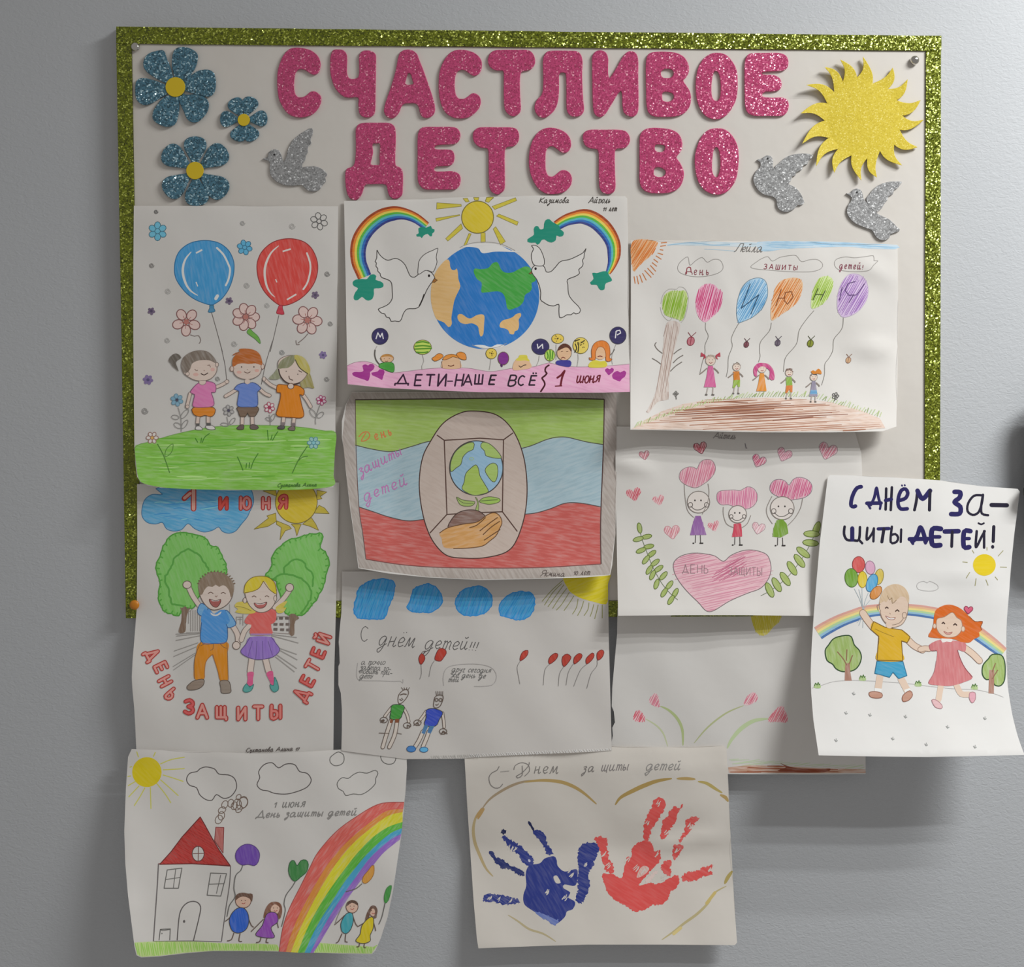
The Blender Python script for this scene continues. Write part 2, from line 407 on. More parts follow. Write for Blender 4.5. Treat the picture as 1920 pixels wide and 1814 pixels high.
# hand-lettering strokes: (advance, strokes); y runs 0 (top) .. 1 (baseline)
OV = lambda cx, cy, rx, ry: ' '.join('%.2f,%.2f' % (cx+rx*math.sin(a*math.pi/5), cy-ry*math.cos(a*math.pi/5)) for a in range(11))
LT = {
 'А': (.8, '0,1 .4,0 .8,1|.15,.65 .65,.65'), 'В': (.65, '0,0 0,1 .5,1 .65,.85 .65,.65 .5,.5 0,.5|0,0 .45,0 .58,.12 .58,.38 .45,.5'),
 'Д': (.8, '0,1.18 0,.95 .8,.95 .8,1.18|.12,.95 .38,0 .68,.95'), 'Е': (.58, '.55,0 0,0 0,1 .58,1|0,.5 .5,.5'),
 'Ё': (.58, '.55,0 0,0 0,1 .58,1|0,.5 .5,.5|.12,-.28 .14,-.24|.42,-.28 .44,-.24'), 'З': (.6, '0,.12 .3,0 .55,.15 .55,.38 .25,.48 .58,.6 .6,.85 .3,1 0,.88'),
 'И': (.65, '0,0 0,1 .65,0 .65,1'), 'Й': (.65, '0,0 0,1 .65,0 .65,1|.15,-.32 .32,-.2 .5,-.32'), 'М': (.8, '0,1 .05,0 .4,.6 .75,0 .8,1'),
 'Н': (.6, '0,0 0,1|.6,0 .6,1|0,.5 .6,.5'), 'С': (.6, '.6,.15 .35,0 .1,.15 0,.5 .1,.85 .35,1 .6,.85'), 'Т': (.7, '0,0 .7,0|.35,0 .35,1'),
 'Ш': (.8, '0,0 0,1 .8,1 .8,0|.4,0 .4,1'), 'Щ': (.95, '0,0 0,1 .8,1 .8,0|.4,0 .4,1|.8,1 .95,1 .95,1.2'),
 'Ы': (.75, '0,0 0,1 .35,1 .48,.85 .48,.6 .35,.45 0,.45|.75,0 .75,1'), 'Ь': (.5, '0,0 0,1 .35,1 .48,.85 .48,.6 .35,.45 0,.45'),
 'Ю': (.85, '0,0 0,1|0,.5 .25,.5|'+OV(.55, .5, .3, .5)), 'Я': (.6, '.6,1 .6,0 .2,0 .05,.15 .05,.4 .2,.5 .6,.5|.3,.5 0,1'),
 'Р': (.58, '0,1 0,0 .45,0 .58,.15 .58,.4 .45,.52 0,.52'), '1': (.35, '0,.3 .3,0 .3,1'), '!': (.15, '.05,0 .05,.7|.05,.93 .05,1'), '-': (.5, '0,.55 .5,.55'),
 'К': (.6, '0,0 0,1|.55,0 0,.55 .6,1'), 'Л': (.7, '0,1 .15,.9 .35,0 .7,0 .7,1'), '0': (.5, OV(.25, .5, .25, .5)), '2': (.5, '0,.2 .25,0 .5,.2 .4,.5 0,1 .5,1'), '7': (.45, '0,0 .45,0 .15,1'),
 'а': (.9, '.6,.15 .35,0 .08,.2 0,.6 .15,1 .4,.9 .6,.2 .6,.85 .75,1 .9,.8'), 'в': (.65, '.05,.9 .3,-.6 .5,-.7 .5,-.4 .2,.3 .5,.3 .6,.65 .4,1 .1,.9'),
 'г': (.5, '0,.25 .15,0 .35,.05 .3,.3 .15,.7 .25,1 .5,.9'), 'д': (.8, '.6,.15 .35,0 .08,.2 0,.6 .15,1 .4,.9 .6,.2 .55,1.3 .3,1.8 .1,1.5 .5,1.1 .8,.8'),
 'е': (.55, '0,.6 .4,.5 .5,.2 .3,0 .05,.25 .05,.75 .25,1 .55,.8'), 'ё': (.55, '0,.6 .4,.5 .5,.2 .3,0 .05,.25 .05,.75 .25,1 .55,.8|.15,-.5 .17,-.42|.4,-.55 .42,-.47'),
 'з': (.5, '0,.15 .3,0 .45,.2 .15,.45 .45,.6 .4,1.3 .15,1.7 .05,1.4 .5,1'), 'и': (.8, '0,.1 .05,0 .05,.8 .2,1 .45,.7 .5,0 .5,.8 .65,1 .8,.8'),
 'й': (.8, '0,.1 .05,0 .05,.8 .2,1 .45,.7 .5,0 .5,.8 .65,1 .8,.8|.15,-.5 .3,-.38 .5,-.55'), 'к': (.5, '.05,0 .05,1|.45,0 .1,.5 .5,1'), 'л': (.7, '0,.95 .15,.9 .4,0 .4,.85 .55,1 .7,.8'),
 'м': (.95, '0,.95 .1,.9 .25,0 .4,.85 .7,0 .72,.85 .85,1 .95,.8'), 'н': (.75, '.05,0 .05,1|.05,.55 .45,.45|.5,0 .48,.9 .6,1 .75,.8'), 'о': (.55, OV(.28, .5, .27, .5)),
 'п': (.65, '0,.1 .1,0 .1,1|.1,.3 .35,0 .5,.2 .5,.9 .65,1'), 'р': (.55, '0,.1 .1,0 .1,1.8|.1,.3 .35,0 .5,.3 .45,.8 .2,1'), 'с': (.5, '.5,.2 .3,0 .05,.25 .05,.75 .25,1 .5,.8'),
 'т': (.82, '0,.1 .08,0 .08,1|.08,.3 .25,0 .38,.2 .38,1|.38,.3 .55,0 .7,.2 .7,.85 .82,1'), 'у': (.55, '0,0 .05,.5 .25,.7 .45,.1|.5,0 .45,1.2 .25,1.75 .1,1.4 .5,1'),
 'ч': (.6, '0,0 .05,.5 .25,.6 .45,.4|.5,0 .5,.85 .6,1'), 'ж': (.8, '.4,0 .4,1|0,0 .4,.5 0,1|.8,0 .4,.5 .8,1'), 'щ': (.9, '0,0 .05,.85 .2,1 .35,.8 .38,0 .4,.85 .55,1 .72,.8 .75,0 .75,1 .85,1.25'), 'ш': (.9, '0,0 .05,.85 .2,1 .35,.8 .38,0 .4,.85 .55,1 .72,.8 .75,0 .75,1 .88,.9'),
 'ы': (.72, '0,0 0,.8 .15,1 .35,.85 .3,.5 .05,.55|.6,0 .6,.85 .72,1'), 'ь': (.4, '0,0 0,.8 .15,1 .35,.85 .3,.5 .05,.55'), 'ю': (.8, '0,0 0,1|0,.5 .25,.5|'+OV(.52, .5, .27, .5)),
 'я': (.55, '.5,1 .5,0 .2,.05 .1,.3 .3,.5 .5,.5|.3,.5 0,1'), ' ': (.5, ''), '.': (.1, '.0,.95 .05,1'),
}
SHARP = set('АВДЕЁИЙМНТШЩЫЬРЯКЛ1!-7')
def glyph(ch, x, y, h, w, hx, slant=0.0, rot=0.0, wx=1.0, taper=False):
    adv, st = LT[ch]; c, s_ = math.cos(math.radians(rot)), math.sin(math.radians(rot))
    for q in st.split('|'):
        if not q: continue
        g = [tuple(float(v) for v in t.split(',')) for t in q.split()]
        g = [((a+(1-b)*slant)*h*wx, b*h) for a, b in g]
        g = [(x+a*c-b*s_, y+a*s_+b*c) for a, b in g]
        l(g, w, hx, sm=ch not in SHARP or ch in 'ВЬЫРЯ', taper=taper)
    return adv*h*wx
def text(s, x, y, h, w, hx, track=0.18, slant=0.25, rot=0.0, wx=1.0):
    c, s_ = math.cos(math.radians(rot)), math.sin(math.radians(rot)); a = 0.0
    mixed = s.lower() != s and s.upper() != s
    for ch in s:
        k = 1.55 if mixed and ch.isupper() else 1.0
        a += glyph(ch, x+a*c+(k-1)*h*s_, y+a*s_-(k-1)*h*c, h*k*random.uniform(.94, 1.06), w, hx, slant, rot, wx)+track*h

# ================================================================ the setting: wall
def wall_material():
    mt, n, l_, b = new_mat('embossed_wall_paint')
    tc = n.new('ShaderNodeTexCoord')
    nz = n.new('ShaderNodeTexNoise'); nz.inputs['Scale'].default_value = 5; nz.inputs['Detail'].default_value = 4
    l_.new(tc.outputs['Object'], nz.inputs['Vector'])
    mx = n.new('ShaderNodeMix'); mx.data_type = 'RGBA'
    mx.inputs[6].default_value = (0.495, 0.512, 0.54, 1); mx.inputs[7].default_value = (0.53, 0.546, 0.572, 1)
    l_.new(nz.outputs['Fac'], mx.inputs[0]); l_.new(mx.outputs[2], b.inputs['Base Color'])
    b.inputs['Roughness'].default_value = 0.6; b.inputs['Specular IOR Level'].default_value = 0.3
    mp = n.new('ShaderNodeMapping'); mp.inputs['Scale'].default_value = (1.0, 1.0, 1.7); mp.inputs['Rotation'].default_value = (0, 0.5, 0)
    l_.new(tc.outputs['Object'], mp.inputs['Vector'])
    n2 = n.new('ShaderNodeTexNoise'); n2.inputs['Scale'].default_value = 170; n2.inputs['Detail'].default_value = 2.5; n2.inputs['Distortion'].default_value = 1.2
    l_.new(mp.outputs[0], n2.inputs['Vector'])
    bp = n.new('ShaderNodeBump'); bp.inputs['Strength'].default_value = 0.35; bp.inputs['Distance'].default_value = 0.0012
    l_.new(n2.outputs['Fac'], bp.inputs['Height']); l_.new(bp.outputs['Normal'], b.inputs['Normal'])
    return mt
wx0, wx1, wz0, wz1 = -2.2, 2.2, -1.6, 1.25
wall = mesh_obj('wall_back', [(wx0, 0, wz0), (wx1, 0, wz0), (wx1, 0, wz1), (wx0, 0, wz1), (wx0, .1, wz0), (wx1, .1, wz0), (wx1, .1, wz1), (wx0, .1, wz1)],
    [(0, 1, 2, 3), (5, 4, 7, 6), (4, 0, 3, 7), (1, 5, 6, 2), (3, 2, 6, 7), (4, 5, 1, 0)], wall_material())
tag(wall, 'pale blue-grey wall with a finely embossed paint finish', kind='structure')

# ================================================================ notice board
def slab(name, quad, h0, h1, mat, parent, L, bev=0.6):
    """flat piece with a small rounded rim: outline at h0 .. h1 mm in front of the wall"""
    return foam(name, [quad], h0, h1-h0, mat, parent, L, bev=bev)
def inset(lp, d):
    s = 1 if area2(lp) > 0 else -1
    n = len(lp); out = []
    for i in range(n):
        a, b, c = lp[i-1], lp[i], lp[(i+1) % n]
        d1 = (b[0]-a[0], b[1]-a[1]); d2 = (c[0]-b[0], c[1]-b[1])
        l1, l2 = math.hypot(*d1) or 1, math.hypot(*d2) or 1
        nx, ny = -(d1[1]/l1+d2[1]/l2), (d1[0]/l1+d2[0]/l2)
        k = math.hypot(nx, ny) or 1
        out.append((b[0]+s*d*nx/k, b[1]+s*d*ny/k))
    return out
def foam(name, loops, h0, th, mat, parent, L, lift=None, bev=0.9):
    """cut-out with thickness, walls and a rounded rim; loops[1:] are holes"""
    lift = lift or (lambda x, y: 0.0)
    verts, faces = [], []
    rims = []
    for k, lp in enumerate(loops):
        if (area2(lp) > 0) == (k > 0): lp = lp[::-1]
        ins = inset(lp, bev if k == 0 else -bev)
        n = len(lp); b = len(verts)
        for q in lp: verts.append(P(q[0], q[1], h0+lift(*q))-L)
        for q in lp: verts.append(P(q[0], q[1], h0+th*0.75+lift(*q))-L)
        for q in ins: verts.append(P(q[0], q[1], h0+th+lift(*q))-L)
        for r in (0, 1):
            for i in range(n):
                j = (i+1) % n
                faces.append((b+r*n+i, b+r*n+j, b+(r+1)*n+j, b+(r+1)*n+i))
        rims.append(ins)
    v2, f2 = tri_fill(rims)
    b = len(verts)
    for q in v2: verts.append(P(q[0], q[1], h0+th+lift(*q))-L)
    for t in f2:
        if area2([v2[i] for i in t]) > 0: t = t[::-1]
        faces.append(tuple(b+i for i in t))
    return mesh_obj(name, verts, faces, mat, parent)

M_BOARD = plain('board_fibre', (0.42, 0.36, 0.28), 0.8)
M_GREEN = glitter_mat('green_glitter', (0.085, 0.105, 0.003), (0.19, 0.225, 0.008), (0.62, 0.68, 0.14), 800, 0.45, 0.4, 0.82)
M_PINK = glitter_mat('pink_glitter_foam', (0.46, 0.045, 0.14), (0.57, 0.062, 0.19), (0.88, 0.42, 0.52), 900, 0.2, 0.05, 0.93)
M_BLUE = glitter_mat('blue_glitter_foam', (0.045, 0.13, 0.19), (0.085, 0.22, 0.31), (0.55, 0.75, 0.82), 780, 0.45, 0.3, 0.84)
M_SILVER = glitter_mat('silver_glitter_foam', (0.26, 0.26, 0.265), (0.34, 0.34, 0.345), (0.75, 0.75, 0.76), 850, 0.2, 0.0, 0.88, 0.4, 0.3)
M_YELLOW = glitter_mat('yellow_glitter_foam', (0.62, 0.47, 0.03), (0.70, 0.55, 0.045), (0.85, 0.72, 0.2), 1000, 0.05, 0.0, 0.85, 0.55, 0.2)
M_YPLAIN = plain('yellow_felt', (0.72, 0.52, 0.02), 0.8)
M_BLACK = plain('black_plastic', (0.012, 0.012, 0.013), 0.35)

board = empty('notice_board', P(990, 1160, 0))
tag(board, 'white notice board framed with glittering green strips on the wall', 'notice board')
LB = board.location.copy()
OUT = [(218, 50), (1765, 67), (1762, 1156), (236, 1160)]
INN = [(247, 82), (1736, 96), (1733, 1127), (262, 1128)]
slab('backing_panel', [(221, 53), (1762, 70), (1759, 1153), (239, 1157)], 0.2, 12.0, M_BOARD, board, LB)
def wobble(a, b, k=24, amp=0.5):
    return [(a[0]+(b[0]-a[0])*i/k+random.uniform(-amp, amp), a[1]+(b[1]-a[1])*i/k+random.uniform(-amp, amp)) for i in range(k)]
def strip(a, b, c, d):
    return slab('frame_strip', wobble(a, b)+wobble(b, c, 2)+wobble(c, d)+wobble(d, a, 2), 12.05, 14.2, M_GREEN, board, LB, 0.5)
strip(OUT[0], OUT[1], (1765, 95.5), (218, 82))
strip((1736, 95.8), (1765, 95.8), (1762, 1156), (1733, 1156))
strip((218, 82.4), (247, 82.4), (265, 1128), (236, 1160))
strip((262, 1127.5), (1732.6, 1126.5), (1732.6, 1156), (236.6, 1160))

poster = empty('poster_sheet', P(990, 96, 12.5)); LPO = poster.location.copy()
tag(poster, 'large blank white poster sheet covering the notice board behind the drawings', 'poster')
q = [(247.5, 82.5), (1735.5, 96.2), (1732.5, 1126), (264.5, 1127)]
pm = foam('paper', [wobble(q[0], q[1], 12, 0)+wobble(q[1], q[2], 12, 0)+wobble(q[2], q[3], 12, 0)+wobble(q[3], q[0], 12, 0)], 12.1, 0.5, paper_mat('poster_paper', (0.70, 0.665, 0.625), 0.2), poster, LPO, bev=0.2)

# ---------------------------------------------------------------- pink title letters
def loopz(s): return smooth(pts(s), True, 4.0)
TITLE1 = [
 ('A2', 'С', 'first letter of the top title line, beside the blue flowers', '75,300 80,240 95,185 120,130 155,90 200,75 260,78 320,95 365,130 385,170 388,210 378,250 355,268 330,268 305,255 280,238 250,230 225,235 208,260 200,300 198,345 200,385 210,415 230,430 260,430 290,415 310,395 335,388 365,398 390,425 393,460 380,500 350,540 310,565 260,577 210,575 160,555 120,510 90,450 78,380'),
 ('A2', 'Ч', 'second letter of the top title line', '480,92 510,87 550,92 575,120 580,165 578,220 580,265 595,295 625,300 655,290 665,265 666,200 664,140 680,105 715,94 755,100 785,125 788,180 786,300 784,420 782,520 770,560 740,576 700,575 672,555 662,520 660,470 662,440 640,432 600,436 560,430 520,400 490,360 470,310 458,250 457,180 462,125'),
 ('A2', 'А', 'third letter of the top title line', '960,110 990,92 1025,88 1060,100 1085,125 1100,165 1130,240 1165,340 1195,430 1212,500 1208,545 1185,572 1150,582 1115,568 1100,530 1090,495 1070,478 1030,476 990,480 970,500 955,540 930,572 900,584 865,572 846,540 848,500 865,440 900,340 930,230 945,150', '1015,262 1005,300 998,335 1025,342 1055,335 1048,305 1040,275 1028,258'),
 ('A2', 'С', 'fourth letter of the top title line, right after А', '1238,330 1242,260 1260,200 1290,145 1330,105 1380,90 1440,94 1500,115 1540,155 1550,200 1542,245 1520,270 1490,278 1460,262 1430,240 1400,235 1372,250 1358,285 1354,330 1356,380 1365,420 1385,440 1420,442 1450,425 1475,405 1505,405 1535,430 1542,470 1530,510 1495,550 1450,578 1390,586 1335,575 1285,540 1255,480 1240,400'),
 ('A2', 'Т', 'fifth letter of the top title line', '1605,120 1640,95 1700,90 1790,90 1880,92 1915,115 1932,155 1930,195 1905,230 1870,240 1835,250 1825,290 1824,380 1828,460 1830,520 1815,552 1775,570 1735,550 1712,510 1706,430 1706,330 1705,250 1690,240 1650,238 1610,215 1592,170'),
 ('A3', 'Л', 'sixth letter of the top title line', '140,170 148,125 175,97 230,92 320,93 375,97 405,125 415,175 412,260 415,360 420,440 425,500 410,535 375,550 335,545 308,515 302,460 302,360 300,280 295,250 270,245 252,260 252,320 250,400 240,460 220,505 185,540 150,558 110,548 85,510 83,470 100,430 125,405 138,370 142,300'),
 ('A3', 'И', 'seventh letter of the top title line', '480,170 482,130 505,98 540,90 575,105 592,145 592,200 592,250 600,282 625,250 655,200 685,145 715,108 750,95 785,112 800,160 800,260 802,380 802,470 795,525 765,550 730,545 700,520 690,470 688,400 680,372 660,390 630,440 600,490 570,535 540,552 510,545 490,510 484,440 482,340 480,250'),
 ('A3', 'В', 'eighth letter of the top title line', '852,200 858,140 880,110 930,100 1000,100 1070,110 1120,140 1148,190 1150,240 1130,280 1112,300 1130,330 1155,370 1166,420 1155,480 1120,525 1060,548 980,552 910,548 870,520 856,460 854,380 852,290', '960,235 958,262 975,280 1015,282 1040,265 1042,235 1020,220 985,220', '968,385 966,420 972,440 1005,446 1035,435 1046,410 1035,388 1000,378'),
 ('A3', 'О', 'ninth letter of the top title line', '1200,280 1215,210 1250,150 1300,115 1350,107 1405,120 1450,165 1480,225 1488,300 1485,390 1470,450 1430,520 1380,560 1325,568 1270,548 1230,500 1205,430 1197,350', '1320,250 1308,320 1308,390 1320,430 1345,440 1365,415 1370,350 1365,280 1350,240 1332,236'),
 ('A3', 'Е', 'last letter of the top title line, beside the yellow sun', '1535,250 1537,170 1555,125 1590,110 1680,108 1770,108 1820,125 1840,165 1832,210 1800,232 1740,236 1670,240 1655,252 1680,260 1740,262 1780,285 1793,325 1780,362 1740,374 1680,378 1658,395 1665,412 1720,418 1800,418 1835,440 1842,480 1825,525 1790,545 1700,546 1610,545 1560,525 1540,480 1536,400'),
 ('A2', 'Д', 'first letter of the lower title line', '640,700 642,660 660,628 700,616 780,615 870,616 905,628 925,655 930,720 928,800 926,890 932,925 960,938 978,965 982,1020 980,1090 975,1135 950,1158 915,1164 885,1145 872,1110 862,1070 840,1058 780,1058 715,1062 700,1085 685,1130 660,1165 630,1173 595,1155 575,1110 566,1040 566,975 580,945 615,932 632,905 640,850 642,780', '762,770 766,830 755,880 750,915 780,920 812,915 812,860 815,770 790,766'),
 ('A2', 'Е', 'second letter of the lower title line', '1085,760 1090,690 1110,655 1150,645 1230,645 1320,645 1370,655 1393,690 1392,730 1370,762 1330,772 1260,774 1215,782 1208,800 1230,808 1290,808 1335,815 1352,850 1348,895 1325,922 1270,928 1220,932 1205,950 1215,965 1270,966 1340,965 1385,985 1397,1020 1390,1065 1360,1095 1300,1098 1200,1098 1140,1095 1105,1070 1088,1030 1085,950 1086,850'),
 ('A2', 'Т', 'third letter of the lower title line', '1490,680 1520,652 1580,647 1680,648 1770,650 1805,668 1818,710 1810,755 1780,785 1740,790 1718,805 1714,870 1715,960 1716,1040 1712,1095 1690,1120 1660,1133 1625,1118 1603,1080 1598,1000 1597,900 1595,815 1580,800 1540,795 1500,765 1484,720'),
 ('A3', 'С', 'fourth letter of the lower title line', '42,850 50,770 75,700 115,650 170,627 230,630 290,655 325,695 336,740 325,780 300,800 270,798 240,775 205,755 175,765 160,800 158,860 160,915 175,955 205,965 235,945 265,922 300,922 330,945 342,985 330,1030 290,1070 230,1086 165,1084 110,1050 70,990 48,920'),
 ('A3', 'Т', 'fifth letter of the lower title line', '415,690 430,655 470,640 560,640 660,640 715,652 742,695 735,740 705,768 660,772 640,785 638,860 640,950 643,1030 632,1070 600,1086 560,1080 535,1050 527,990 526,890 525,800 510,775 470,770 430,745'),
 ('A3', 'В', 'sixth letter of the lower title line', '808,740 812,680 835,645 880,628 950,628 1030,640 1080,670 1105,725 1100,780 1075,815 1065,835 1090,870 1115,930 1110,990 1080,1045 1020,1075 940,1082 870,1075 825,1045 808,990 808,880', '920,745 915,775 930,792 960,795 980,780 984,755 965,745', '912,910 908,950 930,966 965,966 985,950 988,925 960,905 930,900'),
 ('A3', 'О', 'last letter of the lower title line', '1190,860 1200,780 1230,700 1280,645 1340,630 1400,638 1450,680 1485,745 1496,820 1490,920 1470,1000 1420,1065 1360,1090 1295,1080 1240,1040 1205,970', '1320,790 1312,860 1312,920 1325,960 1345,968 1362,930 1368,870 1362,800 1348,765 1332,765'),
]
for t in TITLE1:
    F(t[0]); loops = [loopz(s) for s in t[3:]]
    xs = [a for a, b in loops[0]]; ys = [b for a, b in loops[0]]
    L = P(sum(xs)/len(xs), max(ys), 12.6)
    ob = foam('foam_letter', loops, 12.6, 2.6, M_PINK, None, L, bev=0.9); ob.location = L
    tag(ob, 'pink glitter foam letter '+t[1]+', '+t[2], 'letter', 'pink glitter letters of the title')

# ---------------------------------------------------------------- blue flowers
def teardrop(cx, cy, tx, ty, wd):
    dx, dy = tx-cx, ty-cy; L_ = math.hypot(dx, dy); ux, uy = dx/L_, dy/L_; nx, ny = -uy, ux
    prof = [(0.05, .12), (.25, .30), (.45, .64), (.68, .98), (.86, .95), (.97, .62), (1.01, 0.15)]
    a = [(cx+dx*t+nx*wd*k, cy+dy*t+ny*wd*k) for t, k in prof]
    b = [(cx+dx*t-nx*wd*k, cy+dy*t-ny*wd*k) for t, k in reversed(prof)]
    return a+b
def flower(label, cx, cy, cr, pet):
    F('A1'); c0 = pts([(cx, cy)])[0]; L = P(c0[0], c0[1], 12.6)
    r = empty('foam_flower', L); tag(r, label, 'flower decoration', 'blue glitter flowers on the poster')
    for k, q in enumerate(pet):
        lp = smooth(pts(q), True, 4.0)
        foam('petal', [lp], 12.6, 2.2+0.02*k, M_BLUE, r, L, lift=lambda x, y: 0.025*max(0.0, math.hypot(x-c0[0], y-c0[1])-22), bev=0.8)
    foam('flower_centre', [smooth(pts(e(cx, cy, cr)), True, 4)], 14.7, 1.0, M_YPLAIN, r, L, bev=0.5)
flower('largest blue glitter foam flower, by the top left corner of the board', 515, 533, 74, [
 '430,262 380,260 310,285 275,340 285,400 340,450 410,490 480,520 500,480 480,390 455,330', '500,270 540,235 610,238 670,270 685,310 670,380 640,430 590,490 530,510 500,430 488,350',
 '640,440 690,410 760,402 805,430 820,500 810,570 775,604 710,600 640,580 560,545 590,480', '600,590 650,588 720,600 765,650 755,720 700,785 650,800 605,775 575,710 535,620 530,570',
 '480,590 530,580 545,680 535,760 510,815 450,832 385,810 345,770 350,710 390,650 430,610', '430,510 330,475 260,466 222,490 213,560 225,630 275,668 330,660 390,625 450,590 490,540'])
flower('smallest blue glitter foam flower, between the two larger flowers', 1028, 780, 46, [teardrop(1028, 780, x, y, 60) for x, y in ((945, 622), (1095, 612), (1204, 765), (1105, 932), (970, 935), (852, 770))])
flower('blue glitter foam flower just above the sheet with two balloons', 662, 1160, 66, [teardrop(662, 1160, x, y, w_*0.97) for x, y, w_ in ((664, 906, 88), (895, 1000, 90), (895, 1335, 92), (680, 1422, 92), (440, 1330, 92), (430, 1005, 90))])

# ---------------------------------------------------------------- silver doves
def dove(label, fr, body, wing, eye):
    F(fr); lb = smooth(pts(body), True, 3.0); lw = smooth(pts(wing), True, 3.0); ey = pts([eye])[0]
    L = P(lb[0][0], lb[0][1], 12.6); r = empty('foam_dove', L); tag(r, label, 'dove decoration', 'silver glitter doves on the poster')
    foam('dove_body', [lb], 12.6, 2.0, M_SILVER, r, L, bev=0.6)
    foam('wing', [lw], 12.6, 2.1, M_SILVER, r, L, bev=0.6)
    foam('eye', [[(ey[0]+1.9*math.cos(a), ey[1]+1.9*math.sin(a)) for a in [k*math.pi/4 for k in range(8)]]], 14.5, 0.35, M_BLACK, r, L, bev=0.3)
dove('silver glitter foam dove left of the lower title line, below the flowers', 'A1', '1170,1072 1205,1058 1218,1020 1255,1000 1292,1010 1312,1045 1325,1090 1345,1110 1400,1120 1460,1135 1500,1130 1560,1128 1610,1145 1645,1175 1655,1195 1640,1210 1645,1240 1620,1270 1600,1300 1560,1318 1510,1310 1480,1285 1460,1268 1400,1274 1330,1268 1270,1240 1230,1195 1222,1140 1225,1105 1205,1085',
 '1330,1100 1345,1060 1360,1000 1390,940 1430,900 1480,865 1525,842 1545,848 1545,890 1530,925 1535,960 1510,985 1510,1020 1495,1050 1490,1080 1470,1110 1460,1140 1400,1150 1350,1140', (1257, 1040))
dove('silver glitter foam dove between the lower title line and the sun', 'A4', '170,1122 205,1112 235,1092 265,1086 290,1100 300,1135 300,1175 320,1200 360,1240 400,1300 430,1320 480,1345 520,1390 545,1440 552,1470 530,1490 500,1490 470,1520 430,1542 390,1545 350,1525 330,1490 325,1445 290,1420 230,1405 180,1370 145,1310 140,1260 165,1210 195,1180 195,1145',
 '315,1190 345,1150 390,1110 440,1085 510,1072 580,1072 620,1085 625,1100 590,1130 575,1160 545,1170 530,1205 490,1225 480,1250 455,1260 440,1300 410,1320 370,1290', (257, 1112))
dove('silver glitter foam dove right below the yellow sun, lowest of the three', 'A4', '893,1393 920,1392 945,1365 980,1353 1015,1370 1028,1405 1035,1440 1060,1470 1110,1520 1150,1560 1190,1580 1250,1610 1300,1660 1328,1688 1310,1705 1280,1715 1250,1730 1240,1755 1200,1775 1155,1765 1125,1735 1100,1695 1040,1670 970,1640 920,1595 897,1545 905,1495 930,1455 935,1425 915,1410',
 '1055,1440 1080,1400 1120,1350 1180,1315 1250,1298 1320,1297 1345,1303 1325,1330 1310,1350 1280,1370 1270,1400 1235,1420 1225,1450 1200,1480 1175,1520 1130,1545 1080,1500', (980, 1385))

# ---------------------------------------------------------------- yellow sun
F('A4')
RAYS = [((1028, 285), (980, 455), (1105, 505), 5), ((1270, 375), (1105, 505), (1230, 550), 4), ((1390, 470), (1230, 550), (1300, 640), 4), ((1495, 640), (1300, 640), (1345, 765), 4),
 ((1522, 798), (1345, 765), (1325, 880), 3), ((1470, 1020), (1325, 880), (1280, 1000), 2), ((1345, 1168), (1280, 1000), (1165, 1050), 3), ((1140, 1265), (1165, 1050), (1062, 1110), 3),
 ((1015, 1290), (1062, 1110), (935, 1087), 4), ((795, 1228), (935, 1087), (825, 1035), 6), ((648, 1175), (825, 1035), (750, 945), 9), ((535, 992), (750, 945), (718, 805), 10),
 ((525, 745), (718, 805), (738, 665), 11), ((570, 515), (738, 665), (795, 575), 12), ((718, 370), (795, 575), (865, 490), 8), ((845, 310), (865, 490), (980, 455), 7)]
sc = pts([(1030, 775)])[0]; LS = P(sc[0], sc[1], 12.6)
sun = empty('foam_sun', LS); tag(sun, 'yellow glitter foam sun with curling rays at the top right', 'sun decoration')
R0 = 68.0
for tip, b1, b2, up in RAYS:
    t, a, b = pts([tip, b1, b2]); mid = ((a[0]+b[0])/2, (a[1]+b[1])/2); d = (t[0]-mid[0], t[1]-mid[1]); Lr = math.hypot(*d)
    cwx, cwy = b[0]-a[0], b[1]-a[1]; w0 = math.hypot(cwx, cwy); cwx /= w0; cwy /= w0
    A_, B_ = [], []
    for k in range(9):
        s_ = k/8.0; bul = 0.16*Lr*math.sin(math.pi*min(1, s_*1.02))
        c = (mid[0]+d[0]*s_+cwx*bul, mid[1]+d[1]*s_+cwy*bul); hw = 0.5*w0*((1-s_)**0.85)+0.15
        A_.append((c[0]-cwx*hw, c[1]-cwy*hw)); B_.append((c[0]+cwx*hw, c[1]+cwy*hw))
    inn = [(sc[0]+(q[0]-sc[0])*0.93, sc[1]+(q[1]-sc[1])*0.93) for q in (B_[0], A_[0])]
    lp = A_+B_[::-1]+[inn[0], inn[1]]
    foam('ray', [lp], 12.7, 2.0, M_YELLOW, sun, LS, lift=lambda x, y, up=up: 0.8+0.5*up*max(0.0, (math.hypot(x-sc[0], y-sc[1])-R0)/52.0)**1.3, bev=0.5)
lp = []
for tip, b1, b2, up in RAYS: lp += pts([b1])
lp = [(sc[0]+(q[0]-sc[0])*1.005, sc[1]+(q[1]-sc[1])*1.005) for q in lp]
foam('sun_disc', [lp], 12.7, 2.05, M_YELLOW, sun, LS, lift=lambda x, y: 0.8, bev=0.4)

